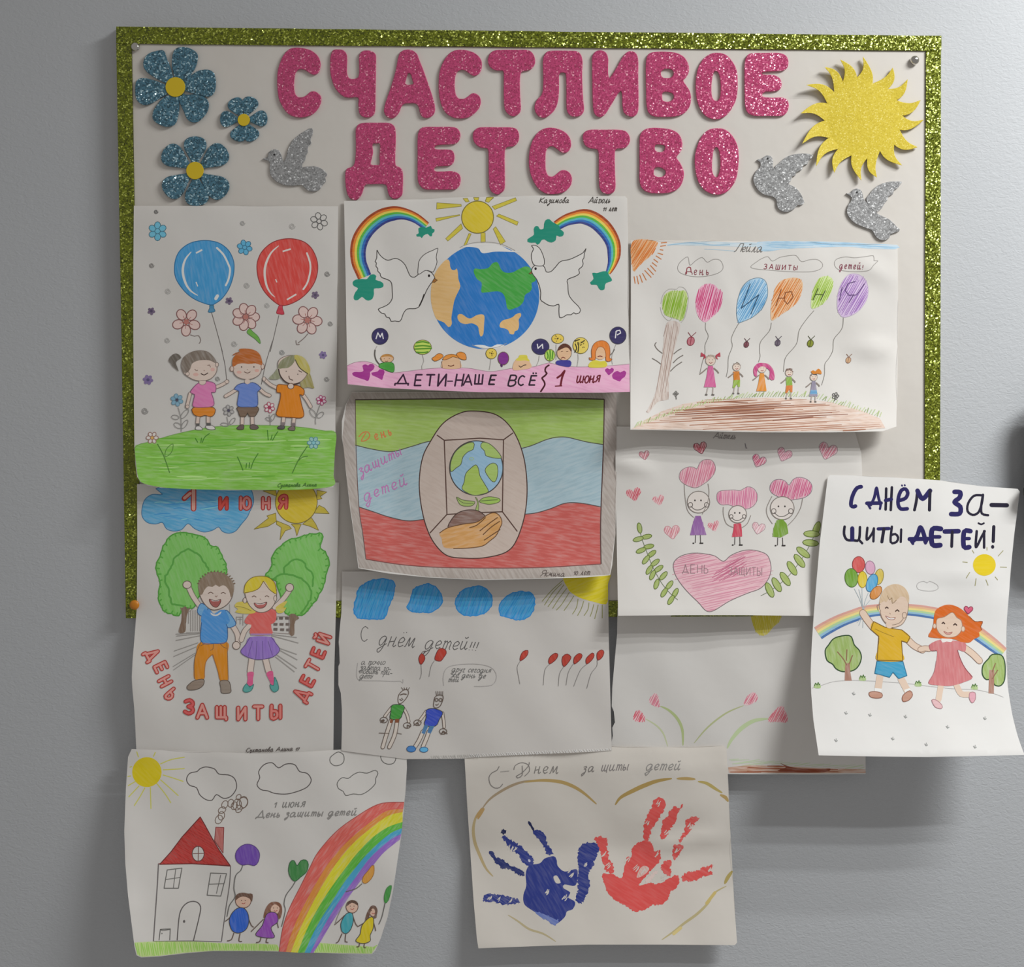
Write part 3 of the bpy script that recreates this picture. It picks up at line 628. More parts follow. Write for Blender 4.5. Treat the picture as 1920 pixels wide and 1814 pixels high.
# ---------------------------------------------------------------- pins
M_STEEL = plain('pin_steel', (0.62, 0.60, 0.57), 0.12, 1.0)
M_ORANGE = plain('orange_plastic', (0.62, 0.22, 0.012), 0.4)
def pin(label, x, y, h, r_mm, prof, mat):
    L = P(x, y, h); verts, faces = [], []; n = 24
    for rr, zz in prof:
        for k in range(n):
            a = 2*math.pi*k/n
            verts.append((rr*r_mm*0.001*math.cos(a), -zz*r_mm*0.001, rr*r_mm*0.001*math.sin(a)))
    for i in range(len(prof)-1):
        for k in range(n): faces.append((i*n+k, i*n+(k+1) % n, (i+1)*n+(k+1) % n, (i+1)*n+k))
    faces.append(tuple((len(prof)-1)*n+k for k in range(n)))
    r = empty('push_pin', L); tag(r, label, 'push pin', 'pins holding the sheets')
    hd = mesh_obj('pin_head', verts, faces, mat, r, True)
    v2, f2 = [], []
    for zz in (0.001, -0.004):
        for k in range(8):
            a = 2*math.pi*k/8; v2.append((0.0006*math.cos(a), zz, 0.0006*math.sin(a)))
    for k in range(8): f2.append((k, (k+1) % 8, 8+(k+1) % 8, 8+k))
    mesh_obj('pin_shaft', [(a, -b, c) for a, b, c in v2], f2, M_STEEL, r)
DOME = [(0.55, 0.0), (0.6, 0.35), (0.98, 0.45), (1.0, 0.6), (0.93, 0.85), (0.78, 1.06), (0.55, 1.22), (0.28, 1.31), (0.06, 1.33)]
pin('steel dome pin in the top left corner of the poster', 255.5, 90, 12.6, 4.5, DOME, M_STEEL)
pin('steel dome pin in the top right corner of the poster', 1713, 115, 12.6, 4.6, DOME, M_STEEL)
pin('orange plastic pin on the green frame at the lower left', 254, 1134, 15.4, 5.0, [(0.5, 0), (0.55, 0.4), (0.97, 0.5), (1, 0.62), (0.9, 0.85), (0.6, 1.0), (0.3, 1.05), (0.05, 1.06)], M_ORANGE)

# ---------------------------------------------------------------- black wall fixture at the right edge
fx = empty('wall_fixture', P(2000, 1065, 0)); LF = fx.location.copy()
tag(fx, 'black rounded fixture on the wall at the right edge, beside the top sheet corner', 'wall fixture')
def rrect(x0, y0, x1, y1, r, n=6):
    out = []
    for cx, cy, a0 in ((x1-r, y0+r, -90), (x1-r, y1-r, 0), (x0+r, y1-r, 90), (x0+r, y0+r, 180)):
        out += [(cx+r*math.cos(math.radians(a0+90*k/n)), cy+r*math.sin(math.radians(a0+90*k/n))) for k in range(n+1)]
    return out
foam('fixture_body', [rrect(1945, 712, 2150, 1050, 45)], 25.0, 9.0, M_BLACK, fx, LF, bev=6)
foam('added_bracket', [rrect(2010, 800, 2085, 960, 12)], 0.2, 24.8, M_BLACK, fx, LF, bev=2)  # bracket out of view, added to hold the body off and lighten its shadow
foam('fixture_knob', [[(1938+20*math.cos(a*math.pi/10), 922+20*math.sin(a*math.pi/10)) for a in range(20)]], 25.5, 8.0, M_BLACK, fx, LF, bev=3)

# ================================================================ sheet: three children with two balloons
def wav(x, y, s, a=0.5):
    return a*(math.sin(x*0.021+s)*math.sin(y*0.017+1.7*s)+0.5*math.sin(x*0.043-y*0.031+s*2.3))
S = Sheet('drawing of three children under a blue and a red balloon on a green hill',
 [(251, 386), (440, 386), (634, 387), (633, 520), (632, 640), (629, 811), (625, 914), (560, 918), (430, 920), (302, 915), (276, 910), (263, 904), (257, 894), (254, 870), (252, 840), (250, 640), (250, 500)],
 lambda x, y: 15.4+9*ramp(620, 917, y)**2+7*ramp(420, 250, x)*ramp(790, 910, y)**2+wav(x, y, 1, .4), 'aea49e')
F('A5')
p('drawn_balloon')
f('418,580 432,500 470,430 540,375 620,348 720,342 820,365 900,425 945,510 955,590 940,690 900,790 840,870 780,912 750,922 690,908 600,870 520,810 450,720 422,650', '3b7aa3', 80, .35)
l('418,580 432,500 470,430 540,375 620,348 720,342 820,365 900,425 945,510 955,590 940,690 900,790 840,870 780,912 750,922 690,908 600,870 520,810 450,720 422,650', 1.6, '2d5a7c', True)
sp('knot'); o('735,925 770,925 772,950 785,978 750,990 720,985 735,950', '3d6f8c', '2f4d5e', 1)
sp('painted_shine')
for q, w_ in (('568,445 520,505 496,575 496,650 525,740 570,800 625,835', 4.6), ('612,455 668,425', 3), ('800,408 860,470 905,560 918,610 905,690 880,745', 3.6), ('612,715 628,755', 2), ('790,865 805,840', 6)): l(q, w_, 'b6cad6', taper=w_ > 4.2 and w_ < 5)
sp('string'); l('752,990 800,1160 850,1344', 1.4, '5d5450'); F('A6'); l('825,0 870,200 888,350', 1.4, '5d5450'); F('A5')
p('drawn_balloon')
q = '1160,580 1175,500 1215,430 1290,365 1380,332 1480,326 1580,352 1650,410 1695,500 1708,590 1690,690 1640,780 1560,860 1470,910 1400,928 1360,922 1290,870 1220,790 1175,690'
f(q, 'b23c36', 75, .35); l(q, 1.6, '7c2c2c', True)
sp('knot'); o('1362,925 1390,925 1390,950 1405,1005 1365,1005 1335,995 1350,950', 'a83440', '7c2c2c', 1)
sp('painted_shine')
for q, w_ in (('1355,390 1290,450 1245,540 1230,630 1245,740 1280,810 1320,850', 4.4), ('1392,440 1465,418', 3), ('1610,455 1638,540 1640,620 1615,720 1578,780', 3.4), ('1430,875 1515,825', 3), ('1328,690 1340,718', 2)): l(q, w_, 'd9a9a2', taper=w_ > 4.2)
sp('string'); l('1358,1015 1310,1220 1280,1344', 1.3, '5d5450'); F('A6'); l('1300,0 1240,200 1200,390', 1.3, '5d5450'); F('A5')
def cloverflower(cx, cy, r, n, fl, ln, rot=0, w_=1.3, cf=None):
    p('drawn_flower'); petals(cx, cy, r, n, fl, ln, w_, rot, .4); o(e(cx, cy, r*.3, r*.28, 0, 10), cf or fl, ln, w_)
cloverflower(266, 258, 84, 6, '5d96a8', '3d5a66', 30)
cloverflower(1050, 404, 68, 6, '4f8ba6', '33566a', 15)
cloverflower(1720, 168, 78, 6, None, '4f4a48', 20)
for cx, cy, r, n, rot in ((525, 1075, 125, 5, 20), (1060, 1030, 122, 7, 0), (1615, 1060, 130, 6, 5)):
    p('drawn_flower'); petals(cx, cy, r, n, 'b99a92', '6e4644', 1.7, rot, .40, '9b5f56', .2)
    for k in range(n):
        a = math.radians(rot+360*k/n); l([(cx+.15*r*math.cos(a), cy+.15*r*math.sin(a)), (cx+.5*r*math.cos(a+.1), cy+.5*r*math.sin(a+.1))], 1, '8a4d48')
    sp('stem')
    if cx == 525: l('560,1190 600,1203 635,1198 655,1240 640,1270', 1.4, '6a5a55')
    elif cx == 1060: o('1070,1165 1095,1135 1120,1160 1150,1185 1180,1220 1190,1270 1140,1225 1090,1190', '5f8a3a', '43663a', 1)
    else: l('1620,1180 1580,1225 1530,1265', 1.5, '6a5a55'); l('1512,1240 1518,1278 1545,1276', 1.3, '6a5a55')
def spiral(cx, cy, r, c='8b827d', w_=1.1):
    p('drawn_spiral'); l([(cx+r*(1-t/22)*math.cos(t*.75), cy+r*(1-t/22)*math.sin(t*.75)) for t in range(19)], w_, c)
for a in ((252, 82, 20, '5f5956'), (1030, 185, 24, '87807c'), (1477, 212, 30, '928a85'), (212, 566, 24, '6d6561'), (358, 797, 28, '928a85'), (1067, 745, 28, '8d8580'), (1792, 642, 26, '6a6360'), (1820, 1090, 24, '77706c'), (1250, 925, 26, '958d88'), (352, 1240, 26, '8d8580'), (955, 1272, 28, '8d8580')): spiral(*a)
F('A6')
for a in ((1385, 100, 26, '7a7572'), (805, 338, 24, '77706c'), (1787, 342, 24, '77706c'), (150, 628, 32, '77706c', 1.5)): spiral(*a)
F('A5')
for cx, cy in ((910, 885), (210, 978), (1685, 832)): p('drawn_blossom'); petals(cx, cy, 32, 5, '5c4b5e', None, 1, 10, .5, '43364a', .4)
F('A6')
for cx, cy, r in ((180, 348, 44), (1755, 125, 34)): p('drawn_blossom'); petals(cx, cy, r, 6, '6d5a7c', None, 1, 10, .46, '4d4260', .35)
# hill
p('drawn_hill')
HL = '62,960 100,930 160,915 280,880 420,840 600,800 800,770 1000,758 1200,758 1400,764 1600,780 1750,805 1868,822 1862,1000 1850,1200 1838,1305 1500,1338 1000,1338 600,1334 330,1318 180,1292 118,1268 96,1235 80,1160'
f(HL, '6f9a3d', 3, .5); l('62,960 100,930 160,915 280,880 420,840 600,800 800,770 1000,758 1200,758 1400,764 1600,780 1750,805 1868,822', 1.2, '5f7f3e')
sp('grass_strokes')
for k in range(46):
    x = random.uniform(160, 1500); y = random.uniform(840, 1260); ln = random.uniform(120, 420)
    if x+ln > 1830: ln = 1830-x
    l([(x, y), (x+ln*.5, y+random.uniform(-6, 10)), (x+ln, y+random.uniform(-14, 8))], random.uniform(1.2, 3.4), random.choice(('5f9133', '6a9a3a', '86ae58', '94b86a', '5a8a2e')), taper=True)
for q in ('605,872 628,912', '655,915 662,870', '668,915 690,865 735,830', '1255,800 1262,892', '1285,892 1298,842', '1300,895 1325,850 1350,812', '985,1040 1015,1110 1035,1165', '1062,1145 1068,1098', '1090,1145 1095,1092', '1105,1150 1130,1080 1172,1010'): l(q, 1.7, '3f6a26')
for cx, cy, r, c1, c2, st in ((218, 870, 56, 'b9aaa2', '7d5a50', '265,925 320,1030 375,1185'), (1670, 915, 58, '7f9c96', '4a7078', '1615,945 1540,1060 1478,1190')):
    p('drawn_flower'); l(st, 1.7, '46692c'); petals(cx, cy, r, 6, c1, c2, 1.4, 0, .36, 'b58a4a' if cx < 500 else '6d9aa0', .25)
    if cx < 500: o('335,1040 340,985 370,945 405,925 400,980 375,1020', None, '4d7030', 1.3)
    else: l('1520,1090 1570,1045 1620,1035', 1.5, '46692c')
for cx, cy, r, c1, c2, st, lv in ((440, 530, 58, '6e8998', '5a7480', '450,595 475,690 480,815', ((510, 655, 52, 20, -50), (425, 685, 34, 20, 10), (448, 760, 38, 22, 30), (510, 748, 46, 18, -55))), (905, 625, 52, '938a86', '6d6663', '890,680 905,760', ((940, 720, 36, 16, -50), (870, 752, 36, 16, 10))), (1273, 597, 50, 'c0a8a4', '8f3a4c', '1272,660 1282,755', ((1265, 702, 28, 14, 20), (1300, 690, 40, 16, -60))), (1740, 532, 46, 'b9a0a4', '8f3a5c', '1728,575 1690,690 1690,750', ((1665, 650, 44, 20, 55), (1732, 665, 36, 20, -40)))):
    p('drawn_flower'); petals(cx, cy, r, 6, c1, c2, 1.4, 20, .36, '403a48' if cx < 1000 else '8f2a44', .24); sp('stem'); l(st, 1.2, '756e6a')
    for a in lv: l(e(*a, 10), 1.2, '756e6a', True)
SKIN = 'b39c90'
def limb(q, w_, skin=SKIN, ln='6a5a54', lw=1.1):
    sp('limb')
    l(q, w_+2*lw, ln); l(q, w_, skin)
# girl in pink
p('drawn_girl')
limb('560,470 545,530 530,590', 5.0); limb('790,415 850,390 895,362', 5.0); o(e(535, 590, 16), SKIN, '6a5a54', 1); o(e(890, 365, 18), SKIN, '6a5a54', 1)
limb('632,680 625,740', 5.6); limb('722,680 722,735', 5.6)
sp('shoe'); o('612,770 640,762 668,785 672,797 612,797', 'b5aaa4', '5a5250', 1.1); o('702,760 745,755 780,775 785,793 740,797 705,785', 'b5aaa4', '5a5250', 1.1); f('612,740 645,740 642,766 612,768', '4d4744', sm=False); f('706,735 745,735 745,762 706,762', '4d4744', sm=False)
sp('shorts'); o('588,598 770,598 776,660 740,680 690,668 650,680 592,660', 'c06a20', '5a3a24', 1.3)
sp('shirt'); o('640,375 690,362 760,370 790,400 785,460 750,460 768,520 770,580 700,595 590,590 588,540 600,480 560,462 600,405', 'b5648a', '70405c', 1.3, 30, .3)
back(); o('480,220 500,150 560,105 640,85 720,100 780,160 800,220 795,280 750,335 680,358 600,350 540,320 500,285', SKIN, '6a5a54', 1.4); o(e(800, 212, 15, 20), SKIN, '6a5a54', 1.1); o(e(535, 293, 17, 18), SKIN, '6a5a54', 1.1); o('640,358 700,355 695,385 665,395 640,380', SKIN, '6a5a54', .8)
l('655,290 685,305 720,285', 1.8, '40302c'); l('600,250 612,265 630,262', 1.2, '6a5048'); l('715,218 735,215 742,235', 1.2, '6a5048'); f(e(610, 300, 24, 16), 'b48a80'); f(e(762, 255, 20, 16), 'b48a80'); l('680,262 692,268', 1.2, '8a6a60')
sp('hair'); f('478,230 490,165 530,120 590,92 660,84 730,105 775,150 795,200 740,175 680,170 620,178 575,205 560,250 530,285 500,280 485,250', '6b5c52', 60, .5); f('480,150 455,118 420,112 385,135 365,175 385,200 400,225 430,250 455,272 440,225 430,195 450,170', '5a5048', 60, .4)
# boy in blue
p('drawn_boy')
limb('990,425 930,465 878,495', 5.0); limb('1175,420 1230,470 1275,490', 5.0)
limb('1030,680 1028,745', 5.4); limb('1118,680 1120,745', 5.4)
sp('shoe'); o('978,785 1000,762 1030,750 1045,770 1040,792 1000,797', '5a4a46', '40342f', 1); o('1100,760 1120,748 1160,760 1175,780 1160,792 1105,790', '5a4a46', '40342f', 1)
sp('shorts'); o('990,592 1168,592 1155,660 1130,680 1090,675 1075,645 1060,678 1010,680 995,640', '665042', '40342c', 1.2)
sp('shirt'); o('1040,378 1075,385 1120,372 1170,395 1195,430 1165,455 1168,520 1160,585 1080,592 990,585 990,520 998,450 958,435 985,395', '5a6ca0', '3a4468', 1.3, 20, .25)
back(); o('940,210 950,150 1000,110 1075,95 1150,110 1195,160 1205,220 1190,290 1140,330 1075,345 1000,330 955,290', SKIN, '6a5a54', 1.4); o(e(935, 248, 17, 24), SKIN, '6a4a40', 1.1); o(e(1212, 228, 15, 24), SKIN, '6a4a40', 1.1); o('1055,345 1095,345 1095,380 1075,388 1055,380', SKIN, None)
l('1045,275 1075,288 1102,275', 1.4, '5a4038'); o(e(1022, 232, 7, 8, 0, 6), '5a4a44', None); o(e(1133, 232, 7, 8, 0, 6), '5a4a44', None); f(e(1000, 280, 22, 14), 'b8887c'); f(e(1160, 265, 20, 14), 'b8887c'); l('1070,252 1080,258', 1.2, '8a6a60')
sp('hair'); f('945,230 940,170 970,120 1005,100 1000,72 1060,66 1130,78 1180,110 1205,170 1205,215 1150,200 1090,205 1040,200 990,205', '9c5324', 20, .4); l('945,125 975,108 1000,102', 2, '8a4a24')
# girl in orange
p('drawn_girl')
limb('1350,425 1280,390 1225,340', 5.0); limb('1565,470 1610,530 1645,590', 5.0); o(e(1225, 340, 15, 20), SKIN, '6a5a54', 1)
limb('1402,690 1395,745', 5.4); limb('1495,690 1488,750', 5.4)
sp('shoe'); o('1345,775 1385,755 1410,770 1400,792 1350,790', '4a4442', '352f2d', 1); o('1440,785 1480,765 1505,780 1500,802 1450,800', '6a5854', '40342f', 1); f('1378,730 1412,730 1410,760 1380,760', '6a5a5a', sm=False); f('1475,735 1508,735 1508,768 1475,768', '6a5a5a', sm=False)
sp('hair'); f('1350,240 1320,280 1270,335 1330,345 1370,330 1380,260', '7c7860', 70, .5); f('1540,250 1600,240 1640,300 1670,400 1675,425 1620,415 1560,420 1550,350', '86794a', 70, .5)
sp('dress'); o('1345,395 1400,392 1465,400 1530,400 1585,440 1575,490 1545,480 1560,560 1578,680 1460,686 1340,670 1350,600 1370,520 1372,465 1340,460', 'c4691c', '6a3a1c', 1.4, 80, .2)
back(); o('1350,230 1360,170 1420,135 1500,130 1580,160 1620,230 1610,300 1560,360 1490,385 1420,370 1370,310', SKIN, '6a5a54', 1.2); l('1355,250 1370,310 1420,368 1490,388 1545,375', 2.4, '3c2e2a'); o(e(1465, 405, 28, 26), SKIN, '5a3a2c', 1.3)
l('1448,312 1455,340 1485,352', 1.7, '4a3630'); o(e(1424, 272, 6, 7, 0, 6), '6a5a54', None); o(e(1528, 298, 6, 7, 0, 6), '6a5a54', None); l('1535,265 1565,280', 1.6, '4a3630')
sp('hair_fringe'); f('1350,245 1365,190 1420,145 1500,125 1505,165 1480,210 1440,240 1390,245', '757055', 110, .5); f('1500,125 1570,140 1615,190 1640,260 1625,300 1570,265 1530,225 1505,175', 'a08f4a', 60, .5); l('1505,165 1545,240 1620,295', 1.8, '4a4230')
p('signature'); text('Султанова Алина', 1345, 1292, 20, 1.0, '3c5a2a', .22, .3, -1, 1.25)
S.finish()

# ================================================================ sheet: boy and girl, first of June
S = Sheet('drawing of a cheering boy and girl between trees, with bubble letters around them',
 [(257, 908), (450, 906), (636, 905), (635, 950), (632, 1060), (630, 1140), (627.5, 1230), (626, 1320), (625, 1416), (440, 1420), (256, 1416), (253.5, 1360), (251.5, 1327), (248, 1290), (247, 1270), (248.5, 1240), (252.5, 1192), (256.5, 1140), (257.5, 1020)],
 lambda x, y: 15.0+2*ramp(1158, 1410, y)+5*ramp(320, 247, x)*math.sin(math.pi*ramp(1130, 1420, y))**2+wav(x, y, 2, .5), 'a89e97')
F('A7')
p('drawn_cloud'); q = '300,60 310,130 220,132 155,175 128,250 128,330 175,385 250,398 310,385 345,440 405,462 480,450 540,395 600,440 680,470 760,455 815,425 850,465 910,482 970,460 1020,400 1070,340 1092,295 1130,200 1110,95 1050,60'
f(q, '4f86aa', 15, .5); l(q, 1.5, '3a5f7c', True)
for k in range(20):
    x = random.uniform(170, 900); y = random.uniform(170, 400); l([(x, y), (x+60, y-8), (x+150, y+random.uniform(-25, 15))], random.uniform(1.2, 2.6), random.choice(('3d759c', '6f9dba', '447ba2')), taper=True)
p('drawn_sun')
for q in ('1330,300 1250,325 1265,345 1135,445 1260,420 1335,375', '1340,370 1335,400 1380,430 1368,540 1415,460 1470,440 1450,415', '1470,400 1500,430 1520,505 1545,430 1560,400', '1570,400 1640,420 1715,455 1690,400 1650,340', '1670,300 1810,305 1770,255 1720,230', '1700,180 1745,170 1730,150 1790,110 1700,95', '1330,95 1215,100 1290,130 1340,150'): o(q, 'a08a34', '6a5a28', 1.1, sm=False)
o(e(1515, 200, 188, 192), 'ad922b', '6a5a28', 1.5, 40, .25)
def bubble(items, h, outc='8f2f2a', inc=None, w1=8.2, w2=4.2):
    for ch, x, y, rot, hh, c in items:
        p('letter'); glyph(ch, x, y, hh, w1, outc, 0, rot, .95); sp('letter_fill'); glyph(ch, x, y, hh, w2, c, 0, rot, .95)
p('letter'); l('505,170 560,118', 10, '8f2f2a', sm=False); l('590,90 590,262', 10.5, '8f2f2a', sm=False); sp('letter_fill'); l('508,165 560,122', 5.5, 'b98072', sm=False); l('590,95 590,262', 6.5, 'b98072', sm=False)
bubble([('И', 830, 165, 0, 95, 'ab4038'), ('Ю', 1015, 160, 0, 102, 'b06a62'), ('Н', 1215, 165, 0, 92, 'b06a62'), ('Я', 1365, 150, 0, 102, 'ab5048')], 0)
def bushtree(outer, inner, trunk, seed):
    p('drawn_tree'); f(outer, '6a994d', 70, .35)
    pp = smooth(pts(outer), True, 7); sc = [(a+random.uniform(-1.4, 1.4), b+random.uniform(-1.4, 1.4)) for a, b in pp]
    lineraw(sc, 2.4, '43782f', True)
    for k, (a, b) in enumerate(pp):
        if k % 2 == 0:
            cx = sum(t[0] for t in pp)/len(pp); cy = sum(t[1] for t in pp)/len(pp); d = math.hypot(a-cx, b-cy) or 1
            lineraw([(a, b), (a-(a-cx)/d*5+random.uniform(-1.5, 1.5), b-(b-cy)/d*5)], 2.6, '4d8436', caps=True)
    for q in inner:
        sp('leaf_edge'); pp = smooth(pts(q), False, 6); lineraw([(a+random.uniform(-1.2, 1.2), b+random.uniform(-1.2, 1.2)) for a, b in pp], 3.2, '4d8038')
    sp('trunk'); f(trunk, '6a5344', 85, .4)
bushtree('370,520 420,485 500,470 600,500 690,515 740,590 810,610 840,680 880,760 890,830 860,900 760,960 640,1050 590,1150 500,1160 460,1220 390,1205 330,1190 290,1120 275,1040 285,940 265,850 255,770 290,690 320,600', ('540,625 430,690 380,800 330,890 360,970 380,1070 400,1120 520,1140', '540,625 620,660 680,730 730,810'), '470,1150 520,1170 560,1150 530,1220 520,1296 480,1296 495,1220', 3)
F('A8'); bp_ = '490,0 530,0 520,100 515,215 455,220 480,120'; CUR['buf'] = CUR['part'].subs[-1].buf; f(bp_, '6a5344', 85, .4); F('A7')
bushtree('1235,870 1290,790 1295,700 1340,630 1380,590 1450,545 1560,510 1660,485 1745,490 1740,560 1730,620 1770,650 1810,740 1790,830 1770,920 1740,990 1690,1080 1620,1180 1540,1225 1440,1215 1400,1150 1360,1000 1320,900', ('1400,840 1420,770 1500,715 1580,735 1610,800 1660,850 1660,960', '1310,890 1400,850 1510,870 1600,920 1650,1000 1640,1080 1560,1200'), '1460,1215 1510,1215 1500,1296 1480,1296', 4)
F('A8'); CUR['buf'] = CUR['part'].subs[-1].buf; f('1455,60 1500,60 1540,95 1500,130 1495,245 1455,240 1460,140', '6a5344', 85, .4)
p('drawn_buildings')
for x in range(565, 660, 20): l([(x, 20), (x, 212)], 1.2, '7a706a', sm=False)
l('525,225 655,225', 1, '7a706a', sm=False); F('A7'); l('545,1296 545,1190 600,1150', 1, '7a706a', sm=False); l('915,1120 918,1230', 1, '857c76', sm=False); F('A8')
for x, y in ((1310, 100), (1360, 95), (1415, 95), (1310, 150), (1365, 150), (1420, 150), (1310, 195), (1370, 198), (1425, 200)): f([(x, y-12), (x+36, y-12), (x+34, y+12), (x, y+10)], '5a4c46', sm=False)
l('1295,80 1450,80 1450,235 1300,225', 1, '7a6a64', sm=False)
for q in ('975,80 975,145', '1010,80 1010,150', '975,85 1035,85', '985,105 1025,105', '1035,60 1035,160'): l(q, 1.1, '7a706a', sm=False)
p('drawn_rays')
for q in ('430,238 650,222', '435,255 650,232', '430,295 655,250', '415,390 632,315', '410,440 615,352', '405,530 605,408', '410,560 610,420', '1290,240 1520,268', '1290,250 1535,318', '1365,365 1520,420', '1370,385 1525,470', '1340,425 1520,548', '1325,440 1500,578'): l(q, 1.3, '7d746e', sm=False)
F('A7')
p('drawn_boy')
limb('540,950 580,1040 640,1130', 8); o(e(532, 945, 38, 34), SKIN, '5a4a42', 1.4); F('A8'); limb('940,160 985,240 990,330', 8.5); o(e(975, 340, 34, 36), SKIN, '5a4a42', 1.4)
sp('trousers'); f('655,310 890,310 895,420 900,560 900,650 830,655 805,560 780,470 760,420 700,490 690,570 685,640 600,640 595,520 610,420', 'c26c1c', 85, .25); l('655,310 610,420 595,520 600,640', 1.2, '6a4a34'); l('890,310 895,420 902,650', 1.2, '6a4a34'); l('760,420 700,490 685,640', 1.2, '8a5224'); l('760,420 800,540 830,655', 1.2, '8a5224'); l('770,320 765,370 740,385', 1.1, '6a4a34'); l('830,325 860,355 890,365', 1.1, '6a4a34'); l('650,345 690,325', 1.1, '6a4a34')
sp('shoe'); o('600,655 680,645 675,700 620,735 545,740 530,712 560,680', '7a675a', '4a3c34', 1.2); o('830,660 905,660 925,730 920,765 845,768 835,720', '7a6a5e', '4a3c34', 1.2)
sp('shirt'); f('680,20 720,0 780,60 850,20 885,30 890,120 890,200 888,300 780,320 660,305 660,200 665,100', '4274a6', 40, .35); l('665,100 660,305 780,322 888,300 890,120', 1.3, '2d4a70'); o('880,22 930,70 970,150 900,178 878,110', '5e84b0', '2d4a70', 1.3); F('A7'); o('655,1115 720,1155 670,1225 625,1190', '5e84b0', '2d4a70', 1.3); f('690,1160 760,1210 840,1170 890,1200 900,1296 670,1296', '4274a6', 40, .35)
back(); o('640,1000 650,940 720,890 800,870 880,900 930,960 945,1020 920,1090 870,1140 800,1170 740,1165 690,1120 655,1060', SKIN, '5a4a42', 1.5)
l('720,1025 745,1012 768,1026', 1.5, '5a4238'); l('835,1025 858,1014 880,1028', 1.5, '5a4238'); l('782,1045 795,1055 805,1042', 1.3, '7a5a50'); o('732,1075 785,1090 835,1078 828,1115 800,1148 765,1140 740,1110', '8a4a44', '4a302c', 1.2); f('745,1080 785,1092 825,1082 815,1092 760,1094', 'c8bcb4')
f('740,1195 790,1215 840,1185 830,1210 790,1228 750,1216', 'b8aaa2')
sp('hair'); f('640,1020 632,940 655,895 700,860 720,838 770,830 840,835 890,860 930,900 955,960 945,1030 925,1060 910,1000 880,960 850,950 820,965 790,945 760,965 720,960 690,990 665,1035', '75604f', 70, .4)
for k in range(16):
    a = -170+k*10.5; x, y = 795+158*math.cos(math.radians(a)), 960+128*math.sin(math.radians(a)); l([(x, y), (x+16*math.cos(math.radians(a+20)), y+16*math.sin(math.radians(a+20)))], 2, '66503f')
p('drawn_girl')
limb('1460,985 1400,1070 1320,1150', 8); o(e(1455, 970, 36, 36), SKIN, '5a4a42', 1.4)
F('A8'); limb('1095,160 1050,210 1020,290', 8); limb('1115,460 1100,575', 10); limb('1235,450 1265,570', 10)
sp('skirt'); f('1100,265 1290,265 1330,320 1365,380 1310,440 1200,466 1100,455 1015,400 1060,330', '7a5b96', 85, .3); l('1100,265 1060,330 1015,400 1100,455 1200,466 1310,440 1365,380 1330,320 1290,265', 1.3, '4f3c62'); [l(q, 1.1, '5a4570') for q in ('1120,300 1080,440', '1160,300 1150,460', '1210,300 1215,462', '1260,300 1300,430')]
sp('sock'); f('1075,585 1130,580 1125,640 1120,700 1085,700 1070,690 1078,640', 'b3486a'); f('1245,590 1300,570 1310,630 1325,690 1295,705 1275,660', 'b3486a')
sp('shoe'); o('1070,685 1095,715 1130,690 1110,745 1060,762 1035,745 1045,710', '4a8078', '2f5a54', 1.2); o('1320,625 1350,690 1352,740 1315,760 1285,730 1280,690 1310,700', '4a8078', '2f5a54', 1.2)
sp('shirt'); f('1110,50 1180,20 1250,40 1300,20 1335,50 1290,110 1290,180 1290,240 1105,240 1110,150 1062,125 1080,80', 'b8504a', 50, .3); l('1105,240 1290,240', 3, '8a6a8a', sm=False); F('A7'); f('1090,1210 1160,1180 1240,1175 1300,1165 1335,1200 1300,1296 1060,1296', 'b8504a', 50, .3)
sp('hair'); f('1060,1100 980,1105 960,1140 990,1165 965,1190 1030,1205 1110,1205 1150,1190 1120,1140', 'ad9744', 15, .4); l('970,1140 1040,1150 1110,1180', 1.1, '7a6830'); f('1330,1150 1400,1100 1435,1095 1400,1150 1425,1150 1395,1195 1345,1198', 'ad9744', 15, .4)
back(); o('1050,1010 1060,940 1120,890 1200,880 1280,910 1330,970 1335,1060 1310,1130 1260,1180 1190,1195 1130,1170 1080,1110', SKIN, '5a4a42', 1.4); o(e(1052, 1087, 17, 24), SKIN, '5a4a42', 1.1); o(e(1325, 1068, 14, 26), SKIN, '5a4a42', 1.1)
l('1115,1055 1135,1045 1155,1057', 1.5, '5a4238'); l('1232,1052 1250,1044 1270,1055', 1.5, '5a4238'); l('1185,1072 1198,1078', 1.3, '7a5a50'); o('1135,1110 1190,1118 1250,1102 1230,1145 1185,1158 1150,1142', '96504a', '4a302c', 1.2); f('1145,1112 1190,1120 1240,1108 1225,1120 1165,1124', 'c8bcb4')
sp('hair_fringe'); f('1045,1020 1055,945 1110,885 1190,868 1265,880 1320,930 1335,1000 1330,1030 1280,990 1230,915 1205,940 1170,985 1120,1005', 'ba992b', 60, .35); l('1218,912 1180,975 1120,1005 1050,1018', 1.3, '6a5424'); l('1218,912 1270,985 1330,1030', 1.3, '6a5424'); l('1045,1020 1055,945 1110,885 1190,868 1265,880 1320,930 1335,1000', 1.2, '6a5424')
F('A8')
for ch, x, y, rot, hh in (('Д', 252, 358, 62, 112), ('Е', 332, 488, 64, 105), ('Н', 366, 615, 62, 100), ('Ь', 412, 728, 48, 100)):
    p('letter'); glyph(ch, x, y, hh, 7.6, '8f2f2a', 0, rot, .9); sp('letter_fill'); glyph(ch, x, y, hh, 3.8, 'b5746a', 0, rot, .9)
bubble([('З', 520, 830, 4, 120, 'ab4a48'), ('А', 625, 875, 0, 115, 'b5746a'), ('Щ', 800, 895, 0, 92, 'b5746a'), ('И', 992, 900, 0, 105, 'b5746a'), ('Т', 1135, 890, 0, 112, 'b5746a'), ('Ы', 1293, 882, 0, 110, 'b5645c')], 0)
